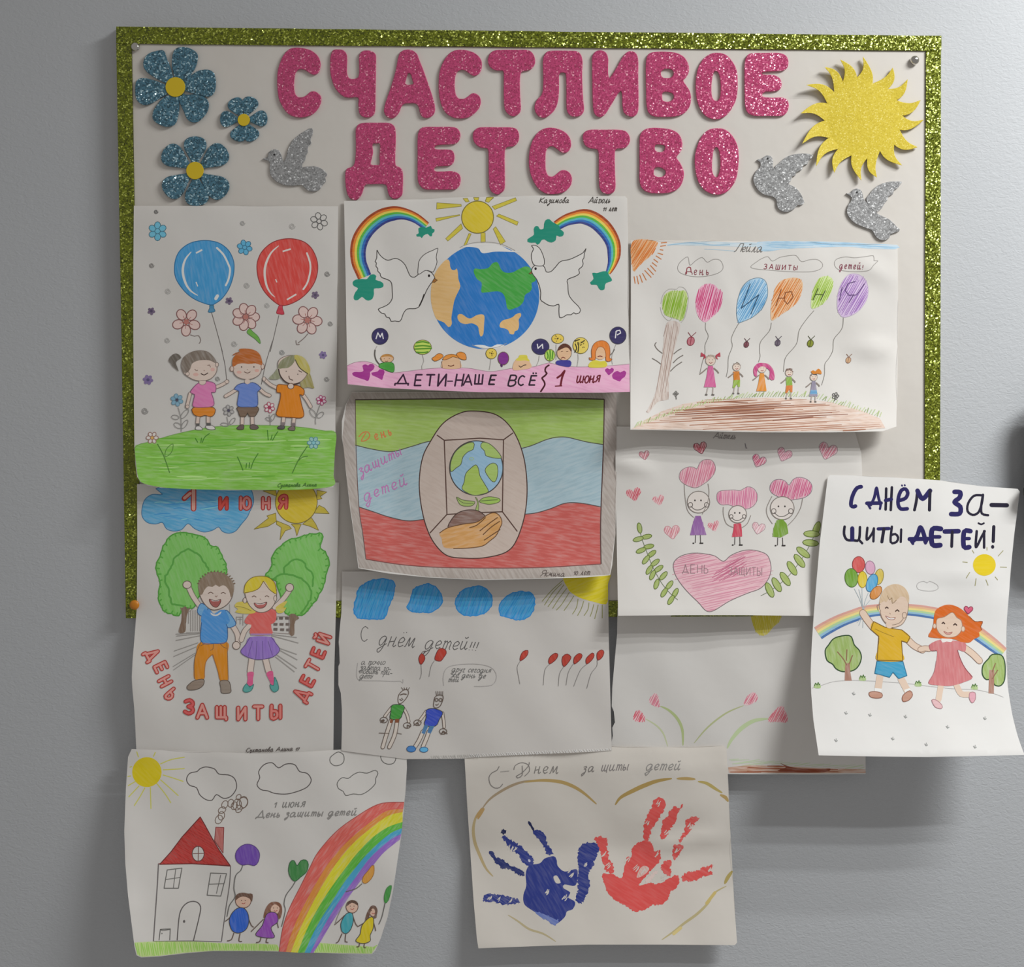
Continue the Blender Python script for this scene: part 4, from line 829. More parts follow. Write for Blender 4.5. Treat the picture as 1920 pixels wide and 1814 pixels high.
for ch, x, y, rot, hh, c in (('Д', 1484, 790, -62, 122, 'b5645c'), ('Е', 1555, 658, -62, 108, 'ab504a'), ('Т', 1598, 528, -60, 112, 'b5746a'), ('Е', 1652, 412, -68, 108, 'ab504a'), ('Й', 1705, 292, -72, 104, 'b5746a')):
    p('letter'); glyph(ch, x, y, hh, 7.4, '8f2f2a', 0, rot, .9); sp('letter_fill'); glyph(ch, x, y, hh, 3.6, c, 0, rot, .9)
p('signature'); text('Султанова Алина 17', 1060, 1278, 24, 1.2, '4a403c', .22, .3, -2, 1.25)
S.finish()

# ================================================================ sheet: peace doves and the globe
S = Sheet('drawing of a globe kissed by two white doves under twin rainbows, pink banner below',
 [(645, 377), (780, 374), (830, 371), (1000, 367), (1100, 367), (1172, 368), (1176, 372), (1178, 450), (1179, 600), (1181, 680), (1181, 735), (1130, 737), (1000, 737), (900, 736), (800, 732), (720, 728), (652, 721), (651, 690), (650, 640), (648, 520), (646, 430)],
 lambda x, y: 15.0+16*ramp(560, 735, y)**1.7+5*ramp(720, 645, x)*ramp(380, 560, y)+wav(x, y, 3, .6), 'bcb6b2')
def rainbow(cx_pts, cols, w_, nm='drawn_rainbow'):
    """bands that run along a centre line: cx_pts = (x, y, half width) from end to end"""
    p(nm)
    pp = pts([(a, b) for a, b, c in cx_pts]); k = CUR['f'][2]; hw = [c*k for a, b, c in cx_pts]
    pp3 = smooth([(a[0], a[1]) for a in pp], False, 6); n0 = len(pp3); m0 = len(hw)
    H = [hw[min(m0-1, int(i*(m0-1)/(n0-1)))]*(1-(i*(m0-1)/(n0-1))%1)+hw[min(m0-1, int(i*(m0-1)/(n0-1))+1)]*((i*(m0-1)/(n0-1))%1) for i in range(n0)]
    N = []
    for i in range(n0):
        a, b = pp3[max(i-1, 0)], pp3[min(i+1, n0-1)]; d = math.hypot(b[0]-a[0], b[1]-a[1]) or 1
        N.append((-(b[1]-a[1])/d, (b[0]-a[0])/d))
    m_ = len(cols); s_ = CUR['sheet']
    for j, c in enumerate(cols):
        u, v = 1-2*j/m_, 1-2*(j+1)/m_
        if j: sp('rainbow_band')
        A = [(q[0]+n[0]*h*u, q[1]+n[1]*h*u) for q, n, h in zip(pp3, N, H)]; B = [(q[0]+n[0]*h*v, q[1]+n[1]*h*v) for q, n, h in zip(pp3, N, H)]
        polys = []; i = 0
        for i in range(n0-1): polys += [[A[i], A[i+1], B[i+1]], [A[i], B[i+1], B[i]]]
        s_.add(CUR['buf'], drape(polys), s_.nxt(), s_.c(c), 0, .22)
F('B1')
RB = ['8a3a1c', 'c46f2a', 'd0b04a', '4f9a3a', '4f9aa0', '2a5c9c', '2c3470']
rainbow([(1095, 440, 55), (960, 340, 62), (820, 285, 72), (680, 275, 92), (520, 320, 100), (370, 430, 105), (260, 580, 105), (215, 740, 105), (225, 900, 100), (270, 1020, 95), (300, 1095, 90)], RB, 0)
p('drawn_star'); f('990,470 1040,450 1090,460 1150,435 1165,470 1200,485 1195,515 1170,535 1165,570 1140,572 1110,540 1060,560 1035,595 1015,575 970,575 962,550 995,530', '1f7a66', amp=.1)
p('drawn_star'); f('330,1120 370,1070 420,1060 450,1085 440,1130 500,1150 540,1180 535,1225 480,1240 420,1245 420,1310 400,1375 350,1398 310,1385 265,1350 215,1390 170,1390 158,1350 180,1290 215,1240 160,1210 145,1165 180,1130 260,1120', '1f7a66', amp=.1)
p('drawn_sun')
for q in ('1228,140 1540,160 1545,185 1225,222', '1215,340 1520,292 1525,302 1222,378', '1540,410 1560,470 1370,632 1342,600', '1640,535 1670,540 1605,685 1575,690', '1795,525 1850,525 1852,645 1795,650', '1565,85 1620,80 1645,125 1600,130', '1700,72 1770,72 1760,108 1715,108', '1870,70 1920,65 1960,75 1900,125 1850,115'):
    sp('sun_ray'); o(q, 'b5a538', '80753a', 1, sm=False)
F('B2')
for q in ('150,180 440,72 455,108 185,218', '205,300 235,275 475,372 460,415', '195,432 165,460 255,655 315,615', '80,70 165,65 110,130 70,120'): sp('sun_ray'); o(q, 'b5a538', '80753a', 1, sm=False)
F('B1'); back(); o(e(1752, 325, 205, 207), 'bfa82e', '6a5f2a', 1.6, 45, .25)
F('px')
p('drawn_globe'); f(e(910, 556, 101, 99, 0, 28), '2766a6', 60, .25)
sp('globe_cap'); f('866,463 890,457 930,458 958,470 975,473 930,472 905,475 897,466 880,463', 'c4bfbc', sm=True); l('862,464 885,456 912,454 940,458 966,470', 1, '8a8480'); sp('globe_cap'); f('889,648 905,647 920,651 932,646 946,648 925,655 905,654', 'c8c3c0')
l('885,647 905,653 930,652 950,644', 1, '8a8480')
F('B1')
sp('continent'); f('1350,870 1390,890 1400,960 1420,1000 1460,1005 1485,985 1500,1050 1505,1120 1530,1210 1510,1270 1480,1330 1450,1410 1430,1520 1415,1620 1420,1700 1380,1740 1320,1680 1230,1640 1190,1560 1160,1450 1150,1340 1160,1200 1200,1060 1260,960', 'c09a66', 10, .3)
sp('continent'); f('1500,1580 1550,1572 1620,1620 1670,1625 1740,1585 1810,1575 1840,1600 1835,1700 1825,1830 1790,1860 1770,1800 1755,1730 1680,1690 1600,1700 1530,1680 1495,1630', 'c09a66', 30, .3)
F('B4'); sp('continent'); f('500,-20 510,20 480,60 485,130 470,190 430,210 420,245 370,240 350,195 300,170 250,160 245,120 280,75 350,55 410,30 440,0', 'c09a66', 50, .3)
F('B2'); sp('continent'); f('-80,990 -60,950 0,960 100,945 150,890 200,870 230,890 260,960 310,1000 400,1000 470,965 560,925 620,940 640,985 690,1060 685,1110 640,1130 645,1190 620,1240 560,1280 540,1360 490,1420 430,1445 370,1465 335,1440 320,1350 290,1270 220,1235 60,1250 15,1240 20,1130 -40,1080', '3f8f3c', 35, .3)
F('B1')
p('drawn_dove'); WH = 'beb8b4'
q = '460,750 480,790 530,845 600,880 690,855 760,880 820,940 860,1030 890,1085 940,1098 990,1060 1040,1015 1100,1010 1160,1040 1195,1090 1200,1130 1150,1180 1100,1260 1060,1350 1030,1420 1000,1475 950,1500 850,1505 800,1560 770,1640 740,1668 690,1660 640,1665 620,1620 580,1610 560,1570 520,1560 475,1510 540,1480 610,1440 655,1370 655,1280 645,1170 600,1130 530,1105 505,1080 500,1050 470,1020 470,985 445,955 452,915 435,895 455,850'
f(q, WH, amp=0); l(q, 1.5, '3d3836', True)
l('1000,1470 1035,1400 1065,1315', 2.4, '2a2422')
sp('wing'); o('990,1060 990,960 1000,890 1040,830 1100,785 1180,750 1240,725 1225,800 1220,850 1230,900 1210,970 1180,1030 1140,1020 1080,1010', WH, '4a4442', 1.3, amp=0)
sp('eye'); f(e(1127, 1078, 15, 18), '241c1c', amp=0)
sp('beak'); o('1195,1110 1235,1135 1200,1165 1165,1160', '8a5a2a', '4a3424', .9, sm=False)
F('B2')
p('drawn_dove'); q = '640,975 660,930 680,912 780,915 810,960 825,995 880,990 940,930 1000,865 1100,842 1180,810 1280,755 1315,705 1295,770 1290,820 1270,850 1280,890 1265,930 1225,965 1235,1010 1190,1045 1085,1090 1090,1150 1100,1270 1150,1350 1220,1420 1248,1470 1235,1500 1190,1515 1165,1500 1130,1525 1080,1525 1040,1550 990,1560 980,1480 978,1395 920,1415 850,1405 790,1370 752,1335 755,1250 735,1160 700,1080 660,1030'
f(q, WH, amp=0); l(q, 1.5, '3d3836', True)
sp('wing'); o('680,912 645,850 640,770 665,705 640,668 690,665 740,700 780,780 798,850 785,915', WH, '3d3836', 1.4, amp=0)
sp('eye'); f(e(690, 953, 15, 17), '201a1a', amp=0); sp('beak'); o('640,985 640,1020 605,1018', '8a5a2a', '4a3424', .8, sm=False)
rainbow([(950, 420, 62), (1050, 360, 72), (1150, 325, 82), (1280, 305, 98), (1400, 340, 100), (1510, 420, 102), (1600, 530, 95), (1655, 650, 88), (1665, 780, 80), (1640, 900, 55), (1590, 1010, 30)], RB[::-1], 0)
p('drawn_star'); f('795,400 815,350 860,338 895,370 940,395 980,420 1000,465 1040,500 1030,545 985,555 950,540 940,600 890,628 840,615 800,590 765,600 740,640 710,655 690,630 640,632 590,620 588,590 630,560 670,530 668,460 690,425 725,430 745,465 790,455', '1f7a66', amp=.1)
p('drawn_star'); f('1395,1005 1450,1008 1530,985 1580,990 1600,1030 1640,1100 1570,1130 1550,1165 1545,1210 1500,1220 1470,1190 1450,1155 1380,1150 1365,1125 1410,1080', '1f7a66', amp=.1)
p('signature'); text('Казимова', 735, 95, 44, 1.3, '3a3430', .2, .35, 0, 1.15); text('Айгюль', 1345, 90, 48, 1.3, '3a3430', .2, .35, 0, 1.0)
text('11 лет', 1525, 195, 44, 1.3, '3a3430', .2, .3, 0, .9)
# banner
F('px')
p('drawn_banner'); q = [(651, 686), (665, 680), (684, 678), (700, 682), (715, 691), (735, 699), (760, 697), (800, 692), (840, 690), (880, 691), (920, 697), (960, 691), (1000, 688), (1028, 681), (1040, 683), (1075, 688), (1130, 687), (1180, 683), (1181, 735), (1130, 736.5), (1000, 736.5), (900, 735.5), (800, 731.5), (720, 727.5), (652, 720.5)]
f(q, 'c48fa8', 15, .45, sm=False); l(q[:18], 1, '8a7078')
F('B3')
for q in ('270,660 310,640 345,655 370,635 410,640 428,665 410,710 370,740 370,780 345,855 300,840 220,815 150,785 138,760 170,738 250,740 285,720', '385,750 430,740 470,730 490,705 540,710 556,745 540,790 525,842 490,825 440,800 395,780'): p('drawn_heart'); f(q, '8a2a74', amp=.15)
F('B4')
for q in ('1550,690 1580,665 1610,680 1635,660 1660,675 1655,710 1625,735 1600,755 1570,725', '1640,750 1670,715 1710,700 1740,720 1790,695 1815,715 1800,770 1760,800 1735,832 1690,815 1650,795'): p('drawn_heart'); f(q, '8a2a74', amp=.15)
F('B3')
NV = '2f1a2c'
for ch, x, y, h_, w_, sl in (('Д', 690, 772, 122, 3.0, .12), ('Е', 940, 775, 138, 3.2, .15), ('Т', 1085, 775, 138, 3.4, .12), ('И', 1240, 770, 148, 3.4, .1), ('-', 1360, 775, 150, 2.6, 0), ('Н', 1460, 770, 148, 3.2, .18), ('А', 1565, 775, 140, 3.0, .1), ('Ш', 1715, 775, 118, 3.2, .1)): p('letter'); glyph(ch, x, y, h_, w_, NV, sl, 0, 1.75 if ch == 'Д' else 1.0)
F('B4')
for ch, x, y, h_, w_, sl in (('Е', 110, 755, 112, 3.4, .25), ('В', 350, 755, 128, 3.2, .25), ('С', 465, 760, 122, 3.0, .2), ('Ё', 610, 760, 115, 3.2, .25)): p('letter'); glyph(ch, x, y, h_, w_, '251a24', sl)
MR = '5a1420'
p('bracket_mark'); l('855,630 815,660 810,705 830,730 800,765 770,790 795,830 805,870 785,910 755,955', 3.2, '3a1018')
p('letter'); l('960,785 1010,750 1050,700 1020,780 1000,880', 3.8, MR); l('930,890 1020,885', 2.2, MR)
p('lettering'); text('июня', 1190, 765, 86, 2.6, MR, .12, .25, -2, 1.0)
def smallballoon(fr, cx, cy, rx, ry, fl, string, mark=None, dots=None, rot=0, stripes=None):
    F(fr); p('drawn_balloon'); o(e(cx, cy, rx, ry, rot), fl, '33303c' if fl < '5' else '5a5024', 1.1, amp=.15)
    if stripes:
        for a in stripes: l(a, 2.6, '4a7a24')
    if dots:
        for k in range(dots):
            a, b = random.uniform(0, 6.28), random.uniform(0, .8); f(e(cx+rx*b*math.cos(a), cy+ry*b*math.sin(a), 7, 6, 0, 6), '4a3a1c', amp=0)
    if string: sp('string'); l(string, 1, '8a8480')
    if mark: sp('letter'); [l(m_, 1.9, 'c8c0d0', sm=False) for m_ in mark]
smallballoon('B3', 498, 280, 105, 105, '2e2850', '460,405 440,440', ('445,315 470,235 500,290 525,240 540,315',))
smallballoon('B3', 1045, 420, 112, 92, 'a5b552', '1040,515 1060,600 1035,660 1040,715', stripes=('960,365 1050,350 1130,370', '945,410 1050,400 1150,412', '940,445 1050,440 1165,435', '960,485 1050,490 1120,480'))
smallballoon('B4', 750, 400, 108, 98, '2e2850', '735,510 725,580 695,645', ('712,365 720,420 775,370 780,425',))
smallballoon('B4', 1712, 260, 102, 106, '2e2850', '1690,370 1655,450 1635,540 1645,620', ('1680,295 1690,205', '1690,205 1735,195 1745,230 1700,255'))
smallballoon('B4', 290, 545, 68, 82, '6f2a76', None); l('265,625 270,640', 4, '4a2050')
smallballoon('B4', 140, 485, 68, 66, 'c4a84a', '132,555 130,600 115,690', dots=10)
smallballoon('B4', 965, 300, 75, 58, 'c4a84a', '945,370 945,560', dots=12)
smallballoon('B4', 1250, 385, 96, 100, 'bfa850', '1215,490 1220,550 1205,645', dots=16)
for q in ('1180,360 1200,420 1175,470', '1215,340 1225,400 1215,470', '1170,330 1240,310', '1260,350 1300,320'): l(q, 2, '2c2a1c')
smallballoon('B4', 868, 505, 64, 72, '9ab552', '868,580 862,605', stripes=('830,460 845,510 840,550', '868,440 872,510 865,570', '905,455 900,510 895,555'))
SK3 = 'bd9878'
F('B3')
p('drawn_child'); o(e(588, 565, 85, 55), SK3, '5a4a3c', 1); l('500,560 520,580', 2, '7a5a3c'); l('560,600 580,606 600,598', 1.2, '5a3a2c'); l('545,570 560,568', 1, '5a3a2c'); l('610,568 625,566', 1, '5a3a2c')
sp('hair'); f('505,555 530,520 590,508 650,525 670,560 620,540 560,540', 'a5733c'); sp('shirt'); o('490,640 540,620 640,615 678,650 675,735 630,738 560,710 490,680', '3f8434', '2c5a24', 1); sp('arm'); l('490,640 450,590 430,520 435,450', 2.2, '4a4440')
p('drawn_child'); f('1300,690 1300,600 1340,560 1420,545 1500,560 1530,610 1530,690', SK3); l('1370,655 1410,665 1450,650', 1.8, '5a2a1c'); l('1290,600 1300,690', 1, '7a5a4a'); l('1530,600 1530,690', 1, '7a5a4a')
sp('hair'); o('1300,580 1340,530 1420,510 1490,530 1525,560 1480,555 1430,545 1380,570 1330,585', 'bf7a34', '6a4424', 1); o('1310,540 1290,508 1240,505 1200,540 1165,565 1200,600 1260,580', 'c4782c', '6a4424', 1); o('1480,510 1520,482 1570,490 1600,520 1605,580 1550,578 1510,555', 'c4782c', '6a4424', 1)
F('B4')
p('drawn_child'); f('415,690 415,610 450,560 520,535 590,560 635,620 635,660 560,680', SK3); l('480,635 505,655 540,632 575,625', 1.6, '40302c')
sp('hair'); f('440,565 480,530 490,505 580,505 590,540 620,580 560,570 500,575', 'b5a83c')
p('drawn_child'); o(e(1045, 480, 90, 90), SK3, '5a4a3c', 1); l('1005,545 1030,530 1060,545', 1.6, '6a3028'); l('1005,462 1030,456', 1, '5a3a2c'); l('1070,462 1095,458', 1, '5a3a2c')
sp('hair'); f('965,450 980,400 1030,362 1090,370 1135,420 1135,470 1100,420 1060,410 1010,430', '4f2c20', 40, .2); sp('shirt'); f('940,605 960,572 1120,572 1122,645 1040,645 950,620', '35307a', amp=.15)
p('drawn_child'); f(e(1495, 480, 75, 80), SK3); l('1460,525 1490,515 1520,525', 2.0, '6a2a20')
sp('hair'); o('1385,540 1385,440 1420,360 1490,325 1560,335 1605,390 1615,480 1610,540 1640,555 1620,578 1565,575 1560,480 1530,410 1470,405 1435,470 1430,560 1360,560 1355,535', 'bd6a28', '7a4420', 1, 80, .25); sp('shirt'); f('1355,655 1370,590 1430,565 1490,580 1560,580 1565,650', 'b5a838', amp=.2); sp('arm'); l('1610,510 1650,470 1670,430', 1.6, '5a5450')
S.finish()

# ================================================================ sheet: flag with hand and seedling
S = Sheet('drawing of a green, blue and red flag with a hand holding a seedling',
 [(660, 735), (900, 735), (1156, 735), (1156, 800), (1156, 900), (1154, 1000), (1148, 1060), (1144, 1079), (1100, 1083), (1000, 1086), (900, 1088), (800, 1083), (730, 1076), (672, 1066), (670, 1050), (666, 1020), (661, 985), (656, 950), (652, 915), (648, 880), (645, 845), (641, 820), (641, 790), (648, 760)],
 lambda x, y: 14.8+17*ramp(860, 1085, y)**2+9*ramp(740, 641, x)*math.sin(math.pi*ramp(740, 1100, y))+wav(x, y, 4, .5), 'baaca2')
F('px')
p('drawn_frame'); f([(660, 736), (1156, 736), (1155.5, 900), (1153.5, 1000), (1143.5, 1078), (1000, 1085), (900, 1087), (800, 1082), (673, 1065), (652, 913), (642, 820), (649, 760)], '968479', 60, .55, sm=False)
p('drawn_flag_stripe', 'green top stripe'); F('B5'); GT = [(666, 750), (1132, 749), (1130, 834)]
q = '130,105 700,95 1411,92'; 
A = [(666, 750), (800, 748.5), (1000, 746.5), (1133, 749), (1131.5, 834), (1100, 829), (1060, 820), (1030, 823), (990, 838), (960, 842), (900, 835), (840, 827), (805, 828), (770, 838), (735, 847), (700, 843), (666, 835)]
B = [(666, 835), (700, 843), (735, 847), (770, 838), (805, 828), (840, 827), (900, 835), (960, 842), (990, 838), (1030, 823), (1060, 820), (1100, 829), (1131.5, 834), (1127, 951), (1090, 944), (1060, 944), (1030, 955), (1000, 963), (960, 966), (900, 972), (850, 973), (800, 974), (765, 977), (730, 970), (700, 960), (673, 951)]
C = [(673, 951), (700, 960), (730, 970), (765, 977), (800, 974), (850, 973), (900, 972), (960, 966), (1000, 963), (1030, 955), (1060, 944), (1090, 944), (1127, 951), (1125, 1000), (1127, 1058), (1050, 1064), (950, 1066), (850, 1065), (760, 1060), (686, 1049), (680, 1000)]
F('px')
f(A, '8b9a4c', 5, .35, sm=False)
p('drawn_flag_stripe', 'pale blue middle stripe'); f(B, '8c9799', -20, .45, sm=False)
p('drawn_flag_stripe', 'red bottom stripe'); f(C, 'a94c44', 8, .45, sm=False)
p('drawn_outline'); l(A[4:], 1.7, '4a4438'); l(B[13:], 1.7, '4a3c38'); l([(666, 750), (800, 748.5), (1000, 746.5), (1133, 749)], 2.2, '3c2c28'); l([(1133, 749), (1131.5, 834), (1127, 951), (1126, 1000), (1127, 1058)], 2.2, '4a3430'); l([(666, 750), (668, 850), (673, 951), (680, 1000), (686, 1049)], 1.5, '5a4440'); l([(686, 1049), (760, 1060), (850, 1065), (1000, 1065), (1127, 1058)], 1.7, '6a3c38')
F('px')
p('drawn_oval_box'); q = [(888, 771), (930, 778), (960, 805), (980, 850), (988, 905), (985, 960), (970, 1010), (950, 1035), (910, 1046), (870, 1047), (838, 1042), (815, 1020), (800, 990), (790, 950), (786, 905), (792, 860), (806, 830), (830, 795), (860, 776)]
f(q, 'a89082', 30, .3); l(q, 2.0, '402a24', True)
sp('inner_wall'); f('965,490 1010,480 1200,470 1411,460 1560,470 1545,1170 1411,1165 1000,1185', 'a89082', 30, .3, False) if False else None
for a in ([(833, 826), (900, 822), (944, 825)], [(833, 826), (838, 965)], [(944, 825), (942, 960)], [(838, 965), (890, 962), (942, 960)], [(819, 816), (833, 826)], [(962, 812), (944, 825)], [(838, 965), (806, 1000)], [(942, 960), (970, 997)]): l(a, 2.2, '4a322a', sm=False)
p('drawn_globe'); o(e(893, 878, 50, 51, 0, 20), '8096a4', '3c3430', 2, 30, .3)
F('B5'); sp('continent'); o('1250,505 1170,520 1080,590 1035,690 1035,780 1085,745 1130,710 1150,640 1200,590 1245,570', '8f9c52', '4a4a38', 1.3); sp('continent'); o('1270,715 1220,750 1175,800 1160,880 1140,940 1190,980 1260,1005 1340,990 1390,965 1350,890 1310,820 1295,750', '8f9c48', '4a4a38', 1.3); l(e(1230, 658, 20, 12), 1, '8f9c52', True)
F('B6'); sp('continent'); o('120,490 180,500 250,560 295,630 240,635 190,625 150,610 140,570 105,530', '8f9c52', '4a4a38', 1.3); sp('continent'); o('175,700 220,680 255,700 262,770 245,840 215,852 170,800 145,745', '8f9c52', '4a4a38', 1.3)
p('drawn_seedling'); F('B5'); o('1265,1020 1285,1070 1270,1130 1260,1175 1290,1178 1298,1120 1295,1070 1280,1030', '8a9450', '4a4a30', 1); sp('leaf'); o('1088,1020 1140,1045 1200,1055 1262,1065 1240,1100 1180,1108 1120,1090', '8a9450', '4a4a30', 1.2); l('1095,1030 1150,1075 1250,1080', 1, '4a4a30'); F('B6'); sp('leaf'); o('90,1035 130,1000 200,990 280,1010 270,1040 190,1060 130,1050', '8a9c48', '4a4a30', 1.2); l('100,1030 180,1022 260,1018', 1.2, '40482c')
F('B5'); sp('soil'); o('1010,1310 1050,1220 1110,1165 1200,1142 1290,1150 1350,1190 1370,1220 1300,1260 1150,1275', '735348', '402e28', 1.6, 5, .5)
F('px')
p('drawn_hand'); q = [(824, 1000), (840, 990), (870, 983), (895, 979), (915, 965), (928, 962), (937, 968), (941, 978), (940, 985), (936, 993), (930, 1005), (918, 1015), (905, 1024), (880, 1028), (850, 1029), (832, 1026), (828, 1010)]
f(q, 'b57f4a', -15, .5); l(q[:15], 1.6, '5a3a24')
F('B6')
for q in ('0,1275 70,1250 150,1180', '95,1305 190,1230 260,1180', '125,1340 200,1270 280,1215', '135,1390 210,1340 285,1290'): sp('finger_line'); l(q, 1.8, '5a3a24')
F('B5')
p('lettering'); OR = 'b8643a'
l('165,450 205,410 250,405 270,440 240,480 190,490 215,440 235,410', 1.8, OR); text('ень', 305, 428, 58, 2.0, OR, .55, .1, -18, 1.0)
p('lettering'); PK = 'a5608a'; text('защиты', 150, 760, 62, 1.8, PK, .25, .2, -26, 1.25)
p('lettering'); text('детей', 195, 1000, 68, 1.8, PK, .4, .2, -22, 1.35)
F('B6'); p('signature'); text('Ясмина', 655, 1685, 32, 1.1, '4a3c36', .22, .3, 2, 1.2); text('10 лет', 955, 1675, 34, 1.1, '4a3c36', .2, .3, 0, 1.0)
S.finish()

# ================================================================ sheet: two stick boys, red balloons
S = Sheet('drawing with blue scribbled clouds, small red balloons and two thin boys with speech bubbles',
 [(641, 1072), (900, 1072), (1140, 1072), (1141, 1160), (1143, 1250), (1145, 1330), (1146.5, 1380), (1147, 1408), (1100, 1411), (1000, 1415), (900, 1420), (868, 1423), (760, 1424), (640, 1408), (641, 1370), (641, 1330), (639, 1300), (634.5, 1285), (634.5, 1250), (637, 1244), (636, 1215), (635, 1205), (637, 1180), (640, 1150), (641, 1110)],
 lambda x, y: 14.9+5*ramp(1160, 1420, y)+wav(x, y, 5, .8), '9f958f', paper=(0.74, 0.71, 0.685))
F('B7')
for q in ('170,360 190,280 215,210 300,150 370,135 450,125 520,150 540,190 530,280 490,370 440,490 360,495 270,495 200,485 165,430', '655,380 700,280 720,215 790,185 850,172 910,200 960,250 980,330 940,390 880,430 800,435 720,435 670,410', '1100,360 1120,280 1170,230 1260,200 1320,192 1370,215 1410,250 1435,300 1430,360 1400,410 1370,440 1300,462 1200,465 1130,430'):
    p('drawn_cloud'); f(q, '2c6f9f', -75, .5); hatch(q, '3a80ae', -70, 3.4, 1.7); pp = smooth(pts(q), True, 4); lineraw([(a+random.uniform(-1, 1), b+random.uniform(-1, 1)) for a, b in pp], 2, '2a699a', True)
F('B8'); q = '275,400 300,330 370,270 470,245 560,255 600,310 595,390 570,450 500,500 420,500 350,480 290,460'
p('drawn_cloud'); f(q, '2c6f9f', -65, .5); hatch(q, '3a80ae', -60, 3.4, 1.7); pp = smooth(pts(q), True, 4); lineraw([(a+random.uniform(-1, 1), b+random.uniform(-1, 1)) for a, b in pp], 2, '2a699a', True)
p('drawn_sun'); f('885,80 1272,60 1275,180 1272,340 1230,360 1150,340 1040,310 960,270 905,215', 'b39a1e', -20, .35)
for q in ('860,140 760,230 668,335', '850,170 770,250 690,370', '870,180 790,290 722,385', '895,215 830,300 765,400', '920,250 850,360 800,415', '960,285 920,350 870,420', '1000,310 985,390 948,452', '1052,330 1030,400 995,465', '1100,345 1090,410 1055,465', '1145,360 1130,420 1110,475', '1185,365 1170,430 1152,495', '1222,365 1222,490'): sp('sun_ray'); l(q, 1.4, '6f6a40')
F('B7'); p('lettering'); text('С', 225, 565, 135, 1.3, '4a4442', wx=.75, slant=.1); text('днём', 392, 648, 90, 1.5, '4a4442', .15, .3, 4, 1.05); text('детей!!!', 812, 690, 78, 1.5, '4a4442', .2, .3, 2, 1.2)
p('lettering'); IK = '55504d'
text('а точно', 228, 884, 32, 1.0, IK, .1, .3, 0, 1.35); text('завтра го-', 218, 928, 32, 1.0, IK, .1, .3, 3, 1.25); text('товить при-', 215, 965, 30, 1.0, IK, .1, .3, 3, 1.25); text('дёт!', 215, 1008, 30, 1.0, IK, .1, .3, 3, 1.5)
p('speech_bubble'); l('200,900 190,980 195,1040 240,1062 400,1065 530,1070 590,1068 615,1085 615,1050', 1, '857c78')
p('lettering'); text('друг сегодня', 1062, 948, 32, 1.0, IK, .15, .3, 2, 1.35); text('же день де', 1058, 1000, 32, 1.0, IK, .2, .3, 2, 1.3); text('тей', 1030, 1045, 30, 1.0, IK, .2, .3, 0, 1.3)
p('speech_bubble'); l('990,1110 985,1040 1000,975 1040,935 1130,915 1280,910 1400,930 1460,975 1475,1040 1440,1100 1350,1115 1270,1115', 1, '857c78')
def rb(fr, q, st):
    F(fr); p('drawn_balloon'); o(q, '8f2f24', '5a1c1c', 1.1, 70, .2); sp('string'); l(st, 1, '6a625e')
rb('B7', '785,815 810,830 818,860 805,890 782,915 765,890 762,850', '782,915 785,1000 770,1050'); l('785,812 800,795 822,790 815,812', 1, '4a3a38')
rb('B7', '950,770 1000,775 1015,810 990,850 965,882 930,880 908,865 920,820', '905,880 875,930 855,1028')
for q, st in (('538,785 535,825 505,860 468,880 470,840 495,795', '468,885 440,940 455,1040 465,1095'), ('745,840 790,810 815,825 795,870 740,910 728,880', '738,912 695,965 680,1105'), ('860,840 900,818 935,845 915,890 870,935 852,890', '865,940 830,1000 818,1115'), ('965,850 1010,812 1038,830 1020,870 965,910', '955,910 910,990 890,1105'), ('1075,860 1130,808 1148,830 1130,870 1080,910', '1080,912 1020,970 960,1115'), ('1175,810 1215,780 1238,800 1220,850 1180,875', '1175,875 1172,930 1120,1000 1080,1135')): rb('B8', q, st)
F('B7'); LN = '4f4038'
def skinny(shirt, col, head, arms, legs, hands):
    p('drawn_boy'); l(head, 1.4, LN, True)
    for a in arms: sp('arm'); l(a, 6, LN); l(a, 3.8, 'a5968c')
    for a in hands:
        for k in range(5): l([(a[0], a[1]), (a[0]+random.uniform(-20, 40)*a[2], a[1]+random.uniform(10, 35))], 1.5, LN)
        l(e(a[0], a[1]+5, 34, 26), 1.4, LN, True)
    for a in legs: sp('leg'); l(a, 8, LN); l(a, 5.6, 'a5968c')
    sp('shirt'); o(shirt, col, '2c2c2c', 1.2, 30, .3)
skinny('515,1290 600,1285 630,1310 610,1370 585,1415 500,1415 505,1350', '34702c', '570,1240 580,1190 620,1150 655,1145 668,1175 650,1220 610,1265 580,1275', ('515,1305 480,1350 450,1390', '625,1320 655,1380 670,1440'), ('510,1420 470,1540 430,1675', '565,1420 540,1560 490,1675'), ((440, 1420, -1), (655, 1470, 1)))
sp('face'); l('590,1195 620,1185 650,1190', 1.8, LN); l('600,1225 612,1228', 1.2, LN); l('585,1232 600,1245 618,1235', 1.4, LN); [l([(620+k*14, 1150), (600+k*26, 1125)], 1, LN) for k in range(4)]; l('395,1545 490,1550', 1.2, LN); l('560,1545 605,1555', 1, LN)
sp('shorts'); f('500,1415 525,1420 515,1455 495,1450', '6a3a24', sm=False); f('545,1415 580,1415 575,1450 545,1450', '6a3a24', sm=False)
skinny('830,1335 900,1320 980,1355 950,1420 915,1480 815,1470 830,1400', '2c3a8a', '900,1260 910,1215 945,1195 985,1205 980,1250 955,1300 920,1315 898,1300', ('830,1345 800,1390 770,1430', '980,1360 990,1430 995,1490'), ('800,1530 765,1610 725,1675', '855,1530 830,1600 800,1670'), ((750, 1445, -1), (985, 1525, 1)))
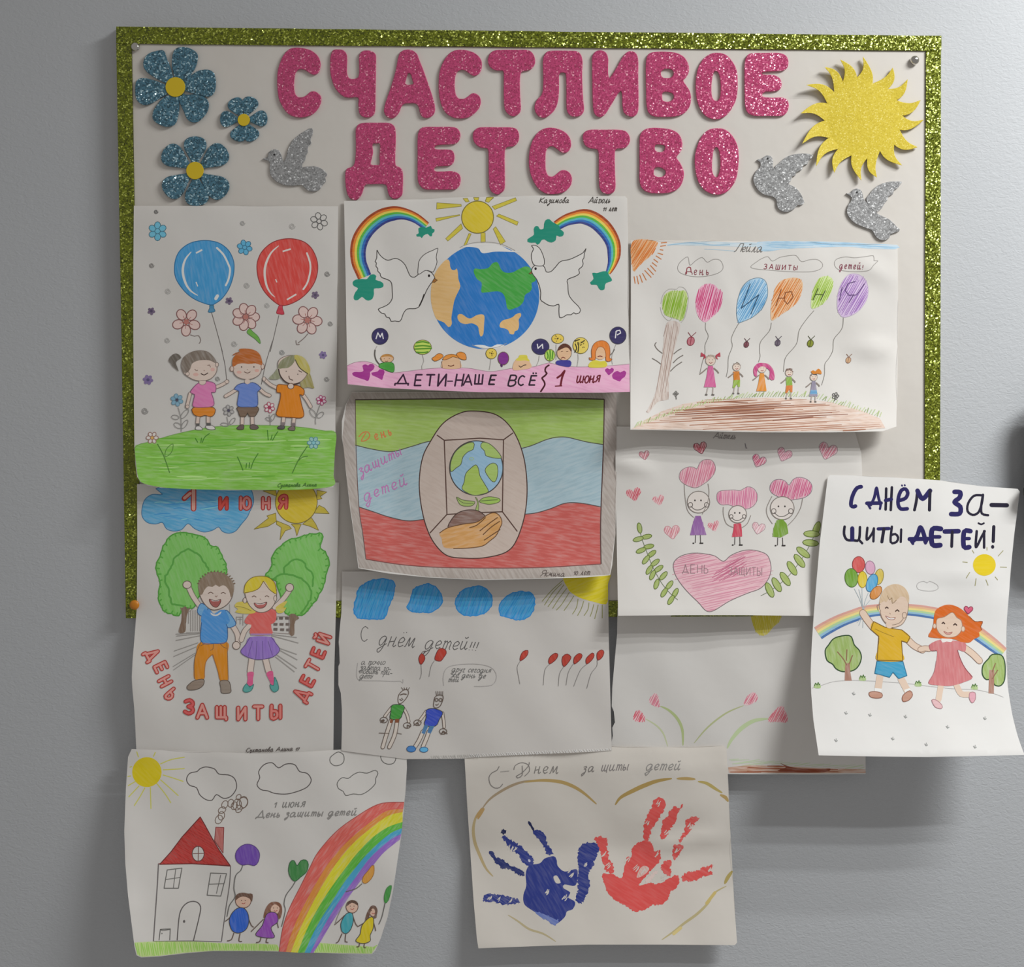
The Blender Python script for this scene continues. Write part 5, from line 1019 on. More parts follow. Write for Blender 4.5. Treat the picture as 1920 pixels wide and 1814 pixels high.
sp('face'); l(e(925, 1240, 14, 14), 1.5, LN, True); l(e(962, 1240, 14, 14), 1.5, LN, True); l('915,1280 930,1290 945,1275', 1.3, LN); [l([(925+k*14, 1200), (918+k*16, 1160)], 1, LN) for k in range(5)]
sp('shorts'); f('815,1470 850,1475 815,1555 785,1545', '3a5a7a', sm=False); f('860,1480 905,1480 870,1552 840,1540', '3a5a7a', sm=False)
sp('shoe'); o(e(692, 1692, 42, 28), '37608f', '26405f', 1.2); sp('shoe'); o(e(808, 1698, 38, 24), '4a83a8', '26405f', 1.2)
p('drawn_grass')
hatch([(850, 1752), (1324, 1735), (1324, 1778), (860, 1782)], '8a827c', 60, 3.5, 1.0, sm=False); F('B8'); hatch([(0, 1735), (900, 1700), (1300, 1685), (1300, 1700), (900, 1730), (0, 1770)], 'b5aaa2', 60, 4, 1.4, sm=False)
S.finish()

# ================================================================ sheet: five children with lettered balloons (crayon)
def crease(x, y, x0, y0, x1, y1, a, w_):
    dx, dy = x1-x0, y1-y0; L2 = dx*dx+dy*dy; t = max(0.0, min(1.0, ((x-x0)*dx+(y-y0)*dy)/L2))
    d = math.hypot(x-x0-t*dx, y-y0-t*dy)
    return a*max(0.0, 1-d/w_)*math.sin(math.pi*min(1, .15+t*.85))
S = Sheet('crayon drawing of five small children on brown earth with lettered balloons and orange corner sun',
 [(1183, 451), (1400, 452), (1683, 459), (1684, 560), (1683, 650), (1682, 760), (1681, 800), (1655, 809), (1560, 811), (1425, 811), (1300, 808), (1182, 806), (1182, 700), (1183, 560)],
 lambda x, y: 14.9+17*ramp(640, 811, y)**1.8+5*ramp(1240, 1182, x)*ramp(480, 640, y)+wav(x, y, 6, .7)+crease(x, y, 1600, 655, 1684, 652, 3, 26)+crease(x, y, 1590, 480, 1684, 530, 2.2, 30)+crease(x, y, 1330, 470, 1400, 640, 1.2, 30), 'd0cecd')
F('C1')
p('drawn_sun'); q = '75,65 290,60 285,120 240,190 180,240 120,300 80,325'
f(q, 'd6a070', -55, .6); hatch(q, 'c96f2a', -58, 3.0, 2.2)
for x0, y0, x1, y1 in ((330, 75, 385, 70), (325, 105, 375, 98), (320, 135, 352, 140), (300, 165, 350, 180), (285, 190, 335, 222), (265, 220, 305, 250), (250, 250, 295, 285), (235, 275, 285, 330), (210, 300, 265, 360), (185, 320, 245, 385), (165, 345, 200, 410), (140, 360, 165, 430), (115, 370, 130, 445), (90, 375, 100, 440)): sp('sun_ray'); l([(x0, y0), (x1, y1)], 1.8, 'b9703c')
p('drawn_sky'); f('370,90 560,68 780,62 1000,72 1289,66 1289,100 1100,110 900,105 700,100 500,95', 'b9cbd8', 0, .9); l('390,95 600,75 800,95 950,90', 1.6, '8fb0c8'); l('720,130 900,140 1000,150', 1.2, 'a5bccb'); F('C2'); f('0,70 150,58 400,60 700,65 1000,80 1250,95 1240,130 1000,125 800,110 500,118 250,130 100,150 20,140', 'a9c6dc', 3, .9); hatch('100,70 400,65 700,72 1000,90 1250,105 1240,125 1000,118 700,100 400,105 150,125', '86b0d0', 2, 3.4, 1.8)
F('C1')
p('drawn_cloud'); l('480,300 500,250 570,200 590,275 640,235 700,205 745,248 800,222 860,230 888,290 860,335 780,365 680,378 580,370 500,340', 1.1, '8a8684', True)
sp('lettering'); l('560,355 565,300 595,295 600,340', 1.8, '8a3a44'); l('552,360 555,335 605,335 610,360', 1.5, '7a3a44'); text('ень', 625, 315, 46, 1.4, '7a3844', .55, .1)
F('C2')
p('drawn_cloud'); l('-60,290 0,240 40,215 95,198 135,238 200,205 290,188 350,190 395,242 470,225 540,225 585,265 570,305 500,330 400,335 250,330 100,318 0,310', 1.1, '908c8a', True)
sp('lettering'); text('ЗАШИТЫ', 58, 262, 44, 1.4, '7c3040', .55, .12, 3, .95)
p('drawn_cloud'); l('690,265 710,220 790,200 870,208 960,198 1040,190 1045,235 1080,235 1040,275 1000,320 900,332 800,328 720,310', 1.1, '908c8a', True)
sp('lettering'); text('детей!', 735, 266, 40, 1.4, '7c3a4c', .38, .15, 2, .95)
F('C1'); p('signature'); text('Лейла', 985, 108, 48, 1.5, '6a6664', .14, .35, 0, 1.15)
# tree
p('drawn_tree'); q = '345,600 365,540 420,505 500,505 545,500 565,540 565,620 550,690 520,770 470,755 420,740 370,720 345,660'
f(q, 'b5c87c', -75, .7); hatch(q, '82a832', -76, 3.2, 2.2); l('330,620 350,540 400,490 470,490 490,470 540,480 575,550 570,640 545,740 510,790', 1, 'a5a19e'); l('325,650 340,710 380,760 410,770 435,740', 1, 'a5a19e')
sp('trunk'); q = '385,790 500,800 470,950 440,1080 415,1200 400,1350 395,1470 300,1500 220,1600 200,1590 270,1450 310,1280 335,1150 350,1000'
f(q, 'c4b6b0', 80, .9); hatch(q, '9a827a', 100, 5.5, 1.4, 1.2)
for q in ('345,1065 300,1030 275,990 290,965', '330,1160 290,1130 250,1108', '445,1070 480,1040 515,1020', '440,1150 480,1110 530,1080', '415,1225 460,1180 520,1140'): sp('twig'); l(q, 1.8, '6f6864')
# balloons
def cb(fr, q, c1, c2, ang, st, mark=None, outline=None, mc='4a4438'):
    F(fr); p('drawn_balloon'); f(q, c1, ang, .6); hatch(q, c2, ang, 3.0, 2.0)
    if outline: l(q, 1.2, outline, True)
    sp('string'); l(st, 1.1, '77736f')
    if mark:
        sp('letter')
        for m_ in mark: l(m_, 1.8, mc, sm=False)
cb('C1', '640,600 655,530 690,465 750,440 810,450 845,490 880,510 880,600 850,680 790,740 730,785 690,765 650,700', 'd9a0ba', 'b93a70', -75, '730,790 730,850 755,910 725,990 725,1060 700,1150 680,1240')
cb('C1', '1010,640 1025,560 1060,470 1120,410 1200,388 1260,410 1285,480 1280,570 1230,670 1150,740 1060,780 1025,785 1008,720', 'a0c2dc', '4f8fc0', -60, '1030,790 985,870 960,940 970,1000 935,1100 930,1200 915,1275', ('1130,440 1050,660 1205,540 1135,715',), '6a7f90', '2c4a66')
cb('C2', '145,540 160,480 220,410 330,385 395,410 405,480 370,590 300,660 210,720 130,770 118,690 130,600', 'd9b088', 'c4702c', -60, '125,790 110,860 30,960 20,1040 25,1090 10,1145', ('215,490 165,640', '185,570 240,570', '305,510 250,520 240,590 270,625 320,560 305,510'), None, '7a4424')
cb('C2', '485,560 510,470 555,390 620,372 670,395 678,460 650,540 600,610 540,650 485,660', 'c2d494', '8fb040', -65, '508,680 440,760 375,860 350,980 260,1090 240,1160 235,1230', ('545,480 498,590', '610,500 565,590', '520,535 595,540'), None, '3c4a24')
cb('C2', '715,600 730,500 770,410 830,355 910,360 970,410 992,490 980,580 930,660 860,715 770,740 725,690', 'c4aed2', '8f68aa', -60, '770,745 765,820 740,870 685,940 675,1040 640,1110 605,1160 600,1260 575,1350', ('880,420 810,440 785,500 820,545 870,540', '960,440 890,540 860,545 820,610', '760,470 735,590'), 'b5a5c0', '56406c')
def bug(fr, cx, cy, r, c1, c2):
    F(fr); p('drawn_beetle'); o(e(cx, cy, r*.8, r, 20, 8), c1, c2, 1.2); l([(cx+4, cy-r), (cx-r*.6, cy-2*r)], 1.2, c2); l([(cx+4, cy-r), (cx+r*1.2, cy-2*r)], 1.2, c2); l([(cx+6, cy-r), (cx-8, cy+r)], 1.2, c2)
bug('C1', 598, 955, 40, 'b8707c', '7a2434'); bug('C1', 1095, 985, 28, '7a4650', '4a2a30'); bug('C2', 182, 970, 30, '645868', '4a4450'); bug('C2', 475, 975, 34, '7c8424', '3c4018'); bug('C2', 815, 1125, 28, 'c4a07c', '8a6a5a')
# ground
F('px')
p('drawn_ground'); q = [(1184, 805), (1205, 790), (1240, 772), (1280, 758), (1330, 749), (1380, 748), (1440, 746), (1500, 748), (1560, 755), (1610, 768), (1650, 785), (1660, 803), (1600, 808), (1500, 809), (1425, 809), (1300, 806)]
f(q, 'cdb6aa', 2, .95, sm=False); hatch(q, '9a6a54', -3, 4.2, 2.4, 1.6, sm=False, lenjit=.3); hatch([(1240, 776), (1300, 760), (1400, 752), (1500, 752), (1600, 768), (1640, 785), (1560, 790), (1400, 792), (1300, 790)], '7a4a38', -3, 5, 2.6, 1.8, sm=False, lenjit=.45)
p('drawn_grass')
for k in range(95):
    t = k/94; x = 1190+t*460; y = 802-58*math.sin(min(1, t*1.9)*math.pi/2)+(max(0, t-.72)*135)
    l([(x, y), (x+random.uniform(3, 8), y-random.uniform(5, 11))], random.uniform(1, 1.9), random.choice(('b2c090', '9fb078', 'a9b890', '8a9c68')))
F('C1'); SK6 = 'd0bfb4'
def kid(fr, x, y, k, dress, hair, legs=True, shorts=None, bows=None, skirtcol=None):
    """small crayon child; x, y = top of the head, k = scale"""
    F(fr); p('drawn_child'); X = lambda a, b: (x+a*k, y+b*k)
    o([X(*q_) for q_ in e(0, 50, 42, 42)], SK6, '8f857e', 1); l([X(-14, 42), X(-10, 46)], 1.3, '5a5450'); l([X(16, 42), X(20, 46)], 1.3, '5a5450'); l([X(-12, 68), X(2, 74), X(16, 66)], 1.2, '8a3a3a')
    sp('hair'); hatch([X(-46, 50), X(-36, 12), X(0, -4), X(36, 10), X(46, 50), X(20, 26), X(-20, 26)], hair, 20, 2.2, 1.8)
    if bows:
        for s_ in (-1, 1): sp('bow'); f([X(s_*44, 4), X(s_*80, -20), X(s_*84, 18), X(s_*52, 14), X(s_*64, 44), X(s_*40, 24)], bows, sm=False)
    if shorts:
        sp('shirt'); q_ = [X(-38, 100), X(30, 96), X(36, 190), X(-30, 196)]; f(q_, dress, -60, .4, False); hatch(q_, dress, -60, 2.6, 1.6, sm=False)
        sp('shorts'); f([X(-32, 194), X(38, 190), X(36, 268), X(14, 268), X(4, 235), X(-22, 278), X(-44, 278)], shorts, -60, .5, False)
    else:
        sp('dress'); q_ = [X(-20, 96), X(20, 96), X(34, 190), X(46, 275), X(-56, 275), X(-34, 190)]; f(q_, dress, -70, .45, False)
        if skirtcol: sp('skirt'); f([X(-36, 200), X(36, 200), X(42, 250), X(-44, 250)], skirtcol, 0, .4, False)
    sp('arm'); l([X(-30, 115), X(-70, 150), X(-92, 165)], 2.2, '857a74'); sp('arm'); l([X(26, 112), X(58, 140), X(70, 158)], 2.2, '857a74')
    if legs:
        sp('leg'); l([X(-22, 276), X(-34, 330)], 2.0, 'a59c98'); l([X(-46, 338), X(-26, 340)], 2.6, '5f5956'); sp('leg'); l([X(22, 274), X(18, 330)], 2.0, 'a59c98'); l([X(8, 338), X(32, 340)], 2.6, '5f5956')
kid('C1', 775, 1075, 1.06, 'c25a90', 'a89a90', bows='a83a4c'); kid('C1', 1008, 1145, .82, 'c07428', '6a5a50', shorts='8aa83c'); kid('C1', 1235, 1155, .9, 'cc8430', 'b0407a', legs=False)
sp('hair'); f('1165,1260 1160,1200 1195,1155 1250,1150 1300,1165 1340,1220 1345,1300 1300,1290 1305,1220 1240,1180 1195,1210 1190,1270', 'b8487e', 60, .5); 
kid('C2', 285, 1198, .8, '7da03c', '6a5048', shorts='c4743a'); kid('C2', 505, 1240, .76, '8a8498', '4a4448', skirtcol='5f93bc'); sp('bow'); f('480,1225 500,1215 520,1225 545,1200 570,1220 575,1250 540,1245 500,1250', 'c47a2c')
F('C2'); p('drawn_flower'); petals(700, 1445, 30, 5, None, '4a4846', 1.2); l('700,1460 690,1490', 1.4, '4a4846'); F('C1'); p('drawn_flower'); petals(465, 1425, 22, 4, None, '6a6866', 1.2); l('465,1440 470,1475', 1.4, '6a6866')
S.finish()

# ================================================================ sheet: three figures lifting hearts
S = Sheet('crayon drawing of three round-headed figures lifting pink hearts, leafy sprigs and one big heart',
 [(1155, 800), (1400, 803), (1600, 800), (1615, 850), (1617, 900), (1612, 1000), (1600, 1100), (1590, 1156), (1500, 1155), (1400, 1154), (1280, 1154), (1159, 1155), (1157, 1050), (1155, 950), (1154, 860)],
 lambda x, y: 14.6+18*ramp(940, 1156, y)**1.8*(1-.35*ramp(1300, 1560, x))+wav(x, y, 7, .6)+crease(x, y, 1140, 864, 1235, 882, 3.0, 22)-3*ramp(1480, 1600, x)*ramp(900, 1100, y), 'cdcccb')
F('C3')
def ht(q, c1, c2, ang=-70, ln='9a7078', lw=1.1, gap=3.2):
    p('drawn_heart'); f(q, c1, ang, .7); hatch(q, c2, ang, gap, 1.9)
    if ln: l(q, lw, ln, True)
ht(heart(293, 270, 48, -10), 'd6b4bc', 'b8707c'); ht(heart(822, 200, 62, -12), 'd4a0a8', 'b04a5c', ln='6a3a44'); ht(heart(195, 640, 70, -14), 'd49ca4', 'b83a50', ln=None); ht(heart(428, 695, 56, -14), 'd6b0b6', 'c0707c', ln=None); ht(heart(555, 995, 72, -6), 'd8b6bc', 'c07884', ln='b58088'); ht(heart(950, 940, 56, -16), 'd8b4ba', 'bf6a7a', ln=None)
ht('780,580 700,560 640,520 622,475 640,420 700,385 760,385 790,400 820,340 870,312 930,320 962,370 960,430 920,490 860,540', 'd2a2b0', 'bf6f88', -75, '85787c')
F('C4'); ht(heart(215, 325, 66, 22), 'd6a6b4', 'b84a70', -55, '85707a'); ht(heart(455, 265, 70, 22), 'd8b4c0', 'c07890', -55, '9a8088'); ht(heart(865, 230, 88, 18), 'd8bac4', 'c06a80', -60, '9a8088'); ht(heart(212, 960, 62, 12), 'd8c0c6', 'c497a2', -60, '9a8088')
ht('-180,640 -150,610 -70,602 -10,600 40,605 110,570 170,590 203,650 190,720 140,768 80,780 0,765 -70,740 -140,740 -178,700', 'd4a2b4', 'c06a90', -85, '857a80')
ht('490,695 400,665 330,620 322,560 360,510 420,500 470,520 500,555 540,500 600,480 670,500 715,550 710,620 650,670 560,690', 'd2a0b2', 'bc5680', -75, '77707a')
F('C3')
BIG = '910,1752 800,1660 680,1540 600,1430 570,1350 575,1280 640,1225 750,1198 870,1205 960,1225 1040,1275 1110,1220 1220,1175 1330,1170 1440,1205 1480,1270 1490,1360 1460,1450 1390,1530 1260,1580 1100,1650'
p('drawn_heart', 'big pink heart with faint writing'); f(BIG, 'd2a8b4', -15, .6); hatch(BIG, 'c2869a', -12, 4.4, 2.2, 1.2); hatch('940,1400 1040,1330 1150,1250 1260,1210 1250,1330 1100,1430 950,1470', 'b06480', -30, 3.2, 2); l(BIG, 1.4, '6f6468', True)
sp('lettering'); text('ДЕНЬ', 655, 1305, 78, 1.5, '8a7078', .28, 0, 1, .9); text('ЗАЩИТЫ', 1090, 1330, 72, 1.4, '90747c', .2, 0, 1, .75)
def sprig(fr, st, lv, rx, ry):
    F(fr); p('drawn_sprig'); l(st, 1.1, '5f6a50')
    for cx, cy, a in lv: sp('leaf'); o(e(cx, cy, rx, ry, a, 12), '97a862', '56682c', 1.3, a, .4)
sprig('C3', '245,960 270,1060 310,1170 370,1320 450,1470 530,1570 610,1640', ((248, 960, 80), (315, 1042, -12), (235, 1065, -15), (335, 1135, -12), (262, 1172, -22), (362, 1205, -38), (308, 1260, -52), (395, 1288, -38), (340, 1355, -58), (428, 1345, -35), (370, 1405, -65), (474, 1412, -48), (408, 1490, -72), (530, 1500, -52), (480, 1570, -58), (585, 1575, -62), (545, 1640, -58)), 50, 22)
sprig('C4', '235,1600 350,1535 480,1430 580,1310 660,1190 730,1050 765,940', ((760, 970, -70), (715, 1015, 2), (705, 1100, 6), (635, 1190, 38), (600, 1270, 52), (530, 1340, 58), (465, 1440, 55), (385, 1495, 60), (318, 1545, 65)), 76, 30)
SK7 = 'cfc9c6'
def heartkid(fr, x, y, r, dress, q, arms, ln='77706c'):
    F(fr); p('drawn_figure')
    o(e(x, y, r, r*.97, 0, 18), SK7, ln, 1.5, amp=0)
    f(e(x-r*.32, y-r*.15, 8, 9, 0, 8), '3a3636', amp=0); f(e(x+r*.22, y-r*.15, 8, 9, 0, 8), '3a3636', amp=0); l([(x-r*.7, y+r*.35), (x-r*.3, y+r*.68), (x+r*.2, y+r*.66), (x+r*.65, y+r*.35)], 1.4, '55504e')
    for s_ in (-1, 1): l(e(x+s_*r*.72, y+r*.25, r*.2, r*.22, 0, 10), 1.5, '66605e', True)
    for a in arms: sp('arm'); l(a, 1.2, '857e7a')
    sp('dress'); f(q, dress, 80, .5, False); hatch(q, dress, 80, 3, 1.5, sm=False)
    xs = [a for a in pts(q)]; bx = sum(a[0] for a in xs)/len(xs); by = max(a[1] for a in xs); F('px')
    for s_ in (-1, 1): sp('leg'); l([(bx+s_*4.5, by), (bx+s_*5, by+14), (bx+s_*5, by+14.5)], 1.4, '4a4646'); l([(bx+s_*5-2, by+15), (bx+s_*5+5*s_, by+15)], 2.4, '2c2828')
heartkid('C3', 805, 715, 106, '8a5f9c', '775,845 825,845 850,930 880,1025 725,1028 745,940', ('760,860 700,790 675,640 670,540', '840,830 890,720 905,620 895,540'))
heartkid('C3', 1175, 830, 84, 'c0485c', '1140,920 1205,915 1215,980 1218,1040 1120,1045 1135,980', ('1135,955 1070,920 1040,830 1040,760', '1210,960 1265,920 1300,840'))
heartkid('C4', 437, 772, 112, '6f9434', '385,885 440,875 480,920 495,1010 420,1050 345,1040 355,960', ('345,920 300,850 290,770 340,660', '490,935 560,860 610,770 630,680'))
F('C3'); p('signature'); text('Айтель', 945, 76, 36, 1.4, '8a8686', .15, .35, 2, 1.1)
F('C4'); p('drawn_mark'); l('85,160 95,205', 1.4, '77727a'); l('90,203 106,205', 1.2, '77727a')
S.finish()

# ================================================================ sheet: tulips
S = Sheet('crayon drawing of four pink tulips on bending stems, yellow sun tucked under the sheet above',
 [(1158, 1140), (1400, 1140), (1610, 1140), (1621, 1200), (1622, 1330), (1623, 1400), (1623, 1452), (1500, 1453), (1370, 1452), (1250, 1450), (1146, 1448), (1145, 1400), (1149, 1380), (1148, 1365), (1153, 1355), (1151, 1335), (1147, 1325), (1148, 1290), (1152, 1245), (1157, 1190)],
 lambda x, y: 14.4+1.5*ramp(1200, 1450, y)+wav(x, y, 8, .7), 'b9b3ae', paper=(0.77, 0.75, 0.73))
F('C5')
p('drawn_sun'); q = '1040,20 1230,20 1240,90 1190,140 1140,195 1090,195 1050,140'; f(q, 'bfb04a', 70, .7); hatch(q, 'b5a52c', 80, 3.2, 2)
for q, c in (('180,790 200,750 225,735 250,760 268,790 262,820 225,825 190,815', 'b8505c'), ('295,680 310,640 345,615 365,650 372,715 335,710', 'b86a78'), ('975,690 1000,640 1045,608 1080,640 1060,680 1000,705', 'b86474'), ('1152,820 1180,760 1250,705 1285,760 1295,800 1280,828 1200,822', 'bd5f6a')):
    p('drawn_tulip'); f(q, 'd0a2a4', -60, .7); hatch(q, c, -62, 2.8, 2.2); CUR['part'].name = 'drawn_tulip'
    sp('stem')
    if c == 'b8505c': l('270,800 350,850 400,910 430,1000', 3, 'a5a886', taper=True)
    elif c == 'b86a78': l('380,710 440,740 500,800 535,880 540,990', 5.5, '98a070', taper=True)
    elif c == 'b86474': l('975,705 850,760 720,860 620,975', 3.2, '9a9c74', taper=True)
    else: l('1150,800 1050,815 960,870 890,950 860,1010', 8, 'a2ac86', taper=True)
p('drawn_grass'); hatch('860,1090 1000,1085 1200,1100 1500,1120 1850,1130 1850,1160 1500,1150 1200,1130 900,1140', 'a8b094', -8, 3.6, 2, 1.2, sm=False)
p('drawn_earth'); q = '865,1150 1000,1135 1250,1140 1500,1155 1855,1165 1855,1190 1500,1192 1100,1190 870,1190'; f(q, 'b08a76', 2, .9, False); hatch(q, '8a4c34', 2, 3.2, 2.2, 1.2, sm=False, lenjit=.4); f('1240,1120 1330,1150 1500,1165 1600,1160 1560,1185 1350,1188 1220,1175 1280,1150', '7a3c28', 5, .5)
S.finish()

# ================================================================ sheet: house and rainbow
S = Sheet('drawing of a red-roofed house, big rainbow and four children holding hands, lower corners curling',
 [(247, 1405), (400, 1411), (470, 1413), (560, 1411), (640, 1406), (762, 1402), (763, 1440), (760, 1490), (757, 1520), (752, 1570), (746, 1610), (737, 1670), (727, 1720), (714, 1760), (704, 1783), (697, 1790), (640, 1789), (560, 1786), (480, 1784), (400, 1784), (350, 1788), (300, 1794), (265, 1796), (256, 1792), (252, 1775), (247, 1735), (240, 1680), (235, 1620), (233, 1560), (236, 1480), (240, 1420)],
 lambda x, y: 20.0+9*ramp(1420, 1790, y)**1.4+17*ramp(420, 234, x)**2*ramp(1440, 1700, y)+9*ramp(600, 760, x)**2*ramp(1500, 1790, y)+wav(x, y, 9, .8), 'aba29c', paper=(0.84, 0.815, 0.79))
F('D1')
p('drawn_sun'); f(e(237, 250, 118, 120, 0, 20), 'b59a18', 45, .2)
for q in ('345,185 430,150 540,130', '365,232 540,222', '365,272 440,295 530,325', '345,310 430,385 490,440', '315,340 380,420 430,498', '265,370 270,545', '222,375 180,450 135,520', '175,360 90,450', '145,325 85,360', '110,280 82,285', '290,125 305,90', '170,130 155,85', '118,205 100,210'): sp('sun_ray'); l(q, 1.9, 'a59c4a')
p('drawn_cloud'); l('640,245 580,260 555,310 580,355 635,375 660,430 710,470 760,475 795,430 850,460 910,445 955,380 945,310 900,275 815,265 780,225 710,208 660,225', 1.7, '4a4240', True)
F('D2')
p('drawn_cloud'); l('30,295 22,245 65,190 130,175 180,215 240,185 310,190 350,245 410,260 443,310 420,360 360,395 250,425 150,420 95,400 40,390 8,350', 1.7, '4a4240', True)
p('drawn_cloud'); l('740,300 690,295 652,335 660,380 700,405 720,438 780,425 840,430 900,400 955,345 960,300 978,260 955,235 890,258 830,250 780,270', 1.5, '55504c', True)
p('drawn_cloud'); l('620,110 660,88 700,110 705,160 680,190 630,198 595,170 595,135', 1.5, '55504c', True)
p('drawn_cloud'); l('1000,130 1010,95 1050,95 1085,82 1105,115 1122,140 1100,180 1050,185 1015,165', 1.5, '55504c', True)
F('D1')
p('drawn_smoke')
for x, y, r in ((820, 630, 34), (835, 600, 32), (840, 555, 30), (860, 510, 30), (905, 500, 30), (935, 520, 30), (965, 510, 42), (1000, 500, 48), (1015, 490, 42), (980, 545, 30), (975, 450, 22)): l(e(x+random.uniform(-6, 6), y, r*.8, r*1.1, random.uniform(0, 60), 12), 1.4, '5f4c42', True)
p('drawn_house'); l('330,985 318,1200 300,1450 290,1610', 2.2, '5a5250'); l('908,1005 900,1150 870,1350 835,1610', 1.8, '5a5250'); l('290,1608 600,1605 835,1612', 1.4, '5a5250'); l('330,985 620,985 908,1005', 1.6, '6a3434')
sp('chimney'); o('790,692 855,695 848,900 780,800', '96544e', '6a2c2c', 1.3, 80, .4, False)
sp('roof'); q = '665,610 700,670 760,780 820,880 905,1000 760,995 600,985 340,990 430,890 520,770'; f(q, '8f2c28', 55, .3, False); hatch(q, '9c3430', 30, 4, 2.4, sm=False); l(q, 1.7, '5a2422', True, False)
sp('roof_window'); o(e(648, 905, 48, 60), 'a8a09a', '55302c', 1.5); l('650,850 648,960', 1.6, '6a4a44'); l('605,905 695,902', 1.6, '6a4a44')
sp('window'); l('400,1035 518,1020 490,1182 375,1182', 1.6, '55504c', True, False); l('468,1030 450,1180', 1.3, '55504c'); l('390,1112 505,1095', 1.3, '55504c')
sp('window'); l('748,1060 876,1065 830,1245 720,1238', 1.6, '55504c', True, False); l('830,1075 795,1225', 1.3, '55504c'); l('735,1150 855,1145', 1.3, '55504c')
sp('door'); l('480,1600 495,1420 520,1340 570,1295 630,1290 668,1330 655,1420 610,1605', 1.9, '4d4644'); f(e(536, 1448, 9, 12, 0, 8), '4d4644')
sp('kennel'); l('335,1600 345,1512 425,1508 420,1600', 1.6, '55504c', sm=False); l('345,1512 360,1522 425,1512', 1.4, '55504c'); f(e(358, 1545, 5, 6, 0, 6), '55504c')
# grass
F('px'); p('drawn_grass'); q = [(253, 1768), (290, 1766), (360, 1766), (430, 1770), (480, 1770), (520, 1772), (526, 1784), (480, 1783.5), (400, 1783.5), (350, 1787), (300, 1793), (266, 1795), (257, 1791)]
f(q, '9cb56a', 85, .5, sm=False); hatch(q, '7fa04a', 80, 3.6, 2.4, 1, sm=False); q = [(592, 1768), (640, 1772), (700, 1776), (708, 1772), (697, 1789), (640, 1788), (585, 1787)]
sp('grass_patch'); f(q, '9cb56a', 85, .5, sm=False); hatch(q, '7fa04a', 80, 3.6, 2.4, 1, sm=False)
# rainbow
F('D2')
RC = [('b05048', (1188, 491), (990, 505), (800, 610), (640, 730), (500, 890), (430, 1020), (350, 1180), (270, 1340), (215, 1500), (185, 1690)), ('bd7034', (1181, 546), (1040, 565), (880, 680), (720, 820), (590, 970), (500, 1110), (410, 1270), (330, 1430), (275, 1570), (240, 1692)),
 ('c0a42c', (1176, 571), (1060, 600), (920, 700), (780, 820), (660, 960), (560, 1110), (470, 1270), (390, 1430), (330, 1560), (280, 1695)), ('4f8f34', (1175, 650), (1060, 690), (940, 770), (830, 880), (740, 990), (650, 1110), (560, 1240), (470, 1390), (400, 1530), (335, 1698)),
 ('3f7f9a', (1170, 700), (1080, 740), (970, 830), (870, 930), (780, 1040), (690, 1160), (610, 1290), (520, 1430), (450, 1560), (390, 1698)), ('7a5596', (1165, 745), (1080, 790), (990, 870), (900, 960), (810, 1080), (730, 1190), (650, 1310), (570, 1440), (500, 1570), (435, 1700)), (None, (1155, 790), (1090, 840), (1010, 910), (930, 1010), (840, 1120), (760, 1230), (680, 1350), (600, 1470), (530, 1590), (460, 1700))]
p('drawn_rainbow')
for a, b in zip(RC, RC[1:]):
    if a is not RC[0]: sp('rainbow_band')
    A = smooth(pts(list(a[1:])), False, 8); B = smooth(pts(list(b[1:])), False, 8)
    fillraw(A+B[::-1], a[0], -52, .55)
    for k in range(9):
        t = random.uniform(.05, .9); i0 = random.randint(0, 5); q = [(u[0]*(1-t)+v[0]*t, u[1]*(1-t)+v[1]*t) for u, v in zip(a[1+i0:5+i0], b[1+i0:5+i0])]; l(q, random.uniform(1.5, 3), a[0], taper=True)
l(list(RC[0][1:]), 1.2, '8a3c38')
p('lettering'); text('1 июня', 140, 495, 42, 1.7, '6a6460', .3, .3, -2, 1.15)
p('lettering'); text('День защиты детей', 0, 580, 36, 1.7, '6f6864', .3, .3, -1.5, 1.45)
SK9 = 'b08e7c'
def kid9(fr, head, hair, hc, body, bc, limbs, bln='3a3634'):
    F(fr); p('drawn_child'); o(head, SK9, '5a4038', 1.3)
    hx, hy = sum(t[0] for t in head)/len(head), sum(t[1] for t in head)/len(head); l([(hx-16, hy-8), (hx-12, hy-2)], 1.5, '3c302c'); l([(hx+14, hy-8), (hx+18, hy-2)], 1.5, '3c302c'); l([(hx-12, hy+16), (hx+2, hy+22), (hx+16, hy+14)], 1.3, '8a3a34')
    sp('hair'); f(hair, hc, 60, .4)
    for a in limbs: sp('limb'); l(a, 1.8, '55443c')
    sp('body'); o(body, bc, bln, 1.3, 80, .3)
kid9('D1', e(1010, 1285, 62, 55), '945,1285 955,1235 1000,1218 1050,1225 1085,1230 1080,1290 1060,1265 1010,1248 970,1262', '5a4034', '960,1345 1010,1340 1045,1380 1055,1450 1030,1515 970,1542 920,1520 898,1450 915,1390', '2a4f9c', ('920,1400 890,1430 865,1448', '1050,1420 1075,1480 1095,1495', '935,1540 915,1595 880,1605', '985,1545 975,1605 1000,1608'))
kid9('D2', e(155, 1345, 42, 46), '60,1420 75,1350 110,1300 160,1290 200,1310 210,1370 190,1430 170,1400 190,1340 150,1310 120,1340 115,1390 90,1410', '6a4434', '90,1385 160,1380 175,1450 120,1500 145,1578 0,1560 50,1480', '7a3f8a', ('60,1430 0,1490 -40,1530', '165,1440 180,1500', '40,1575 30,1610 0,1618', '90,1578 80,1615 100,1620'))
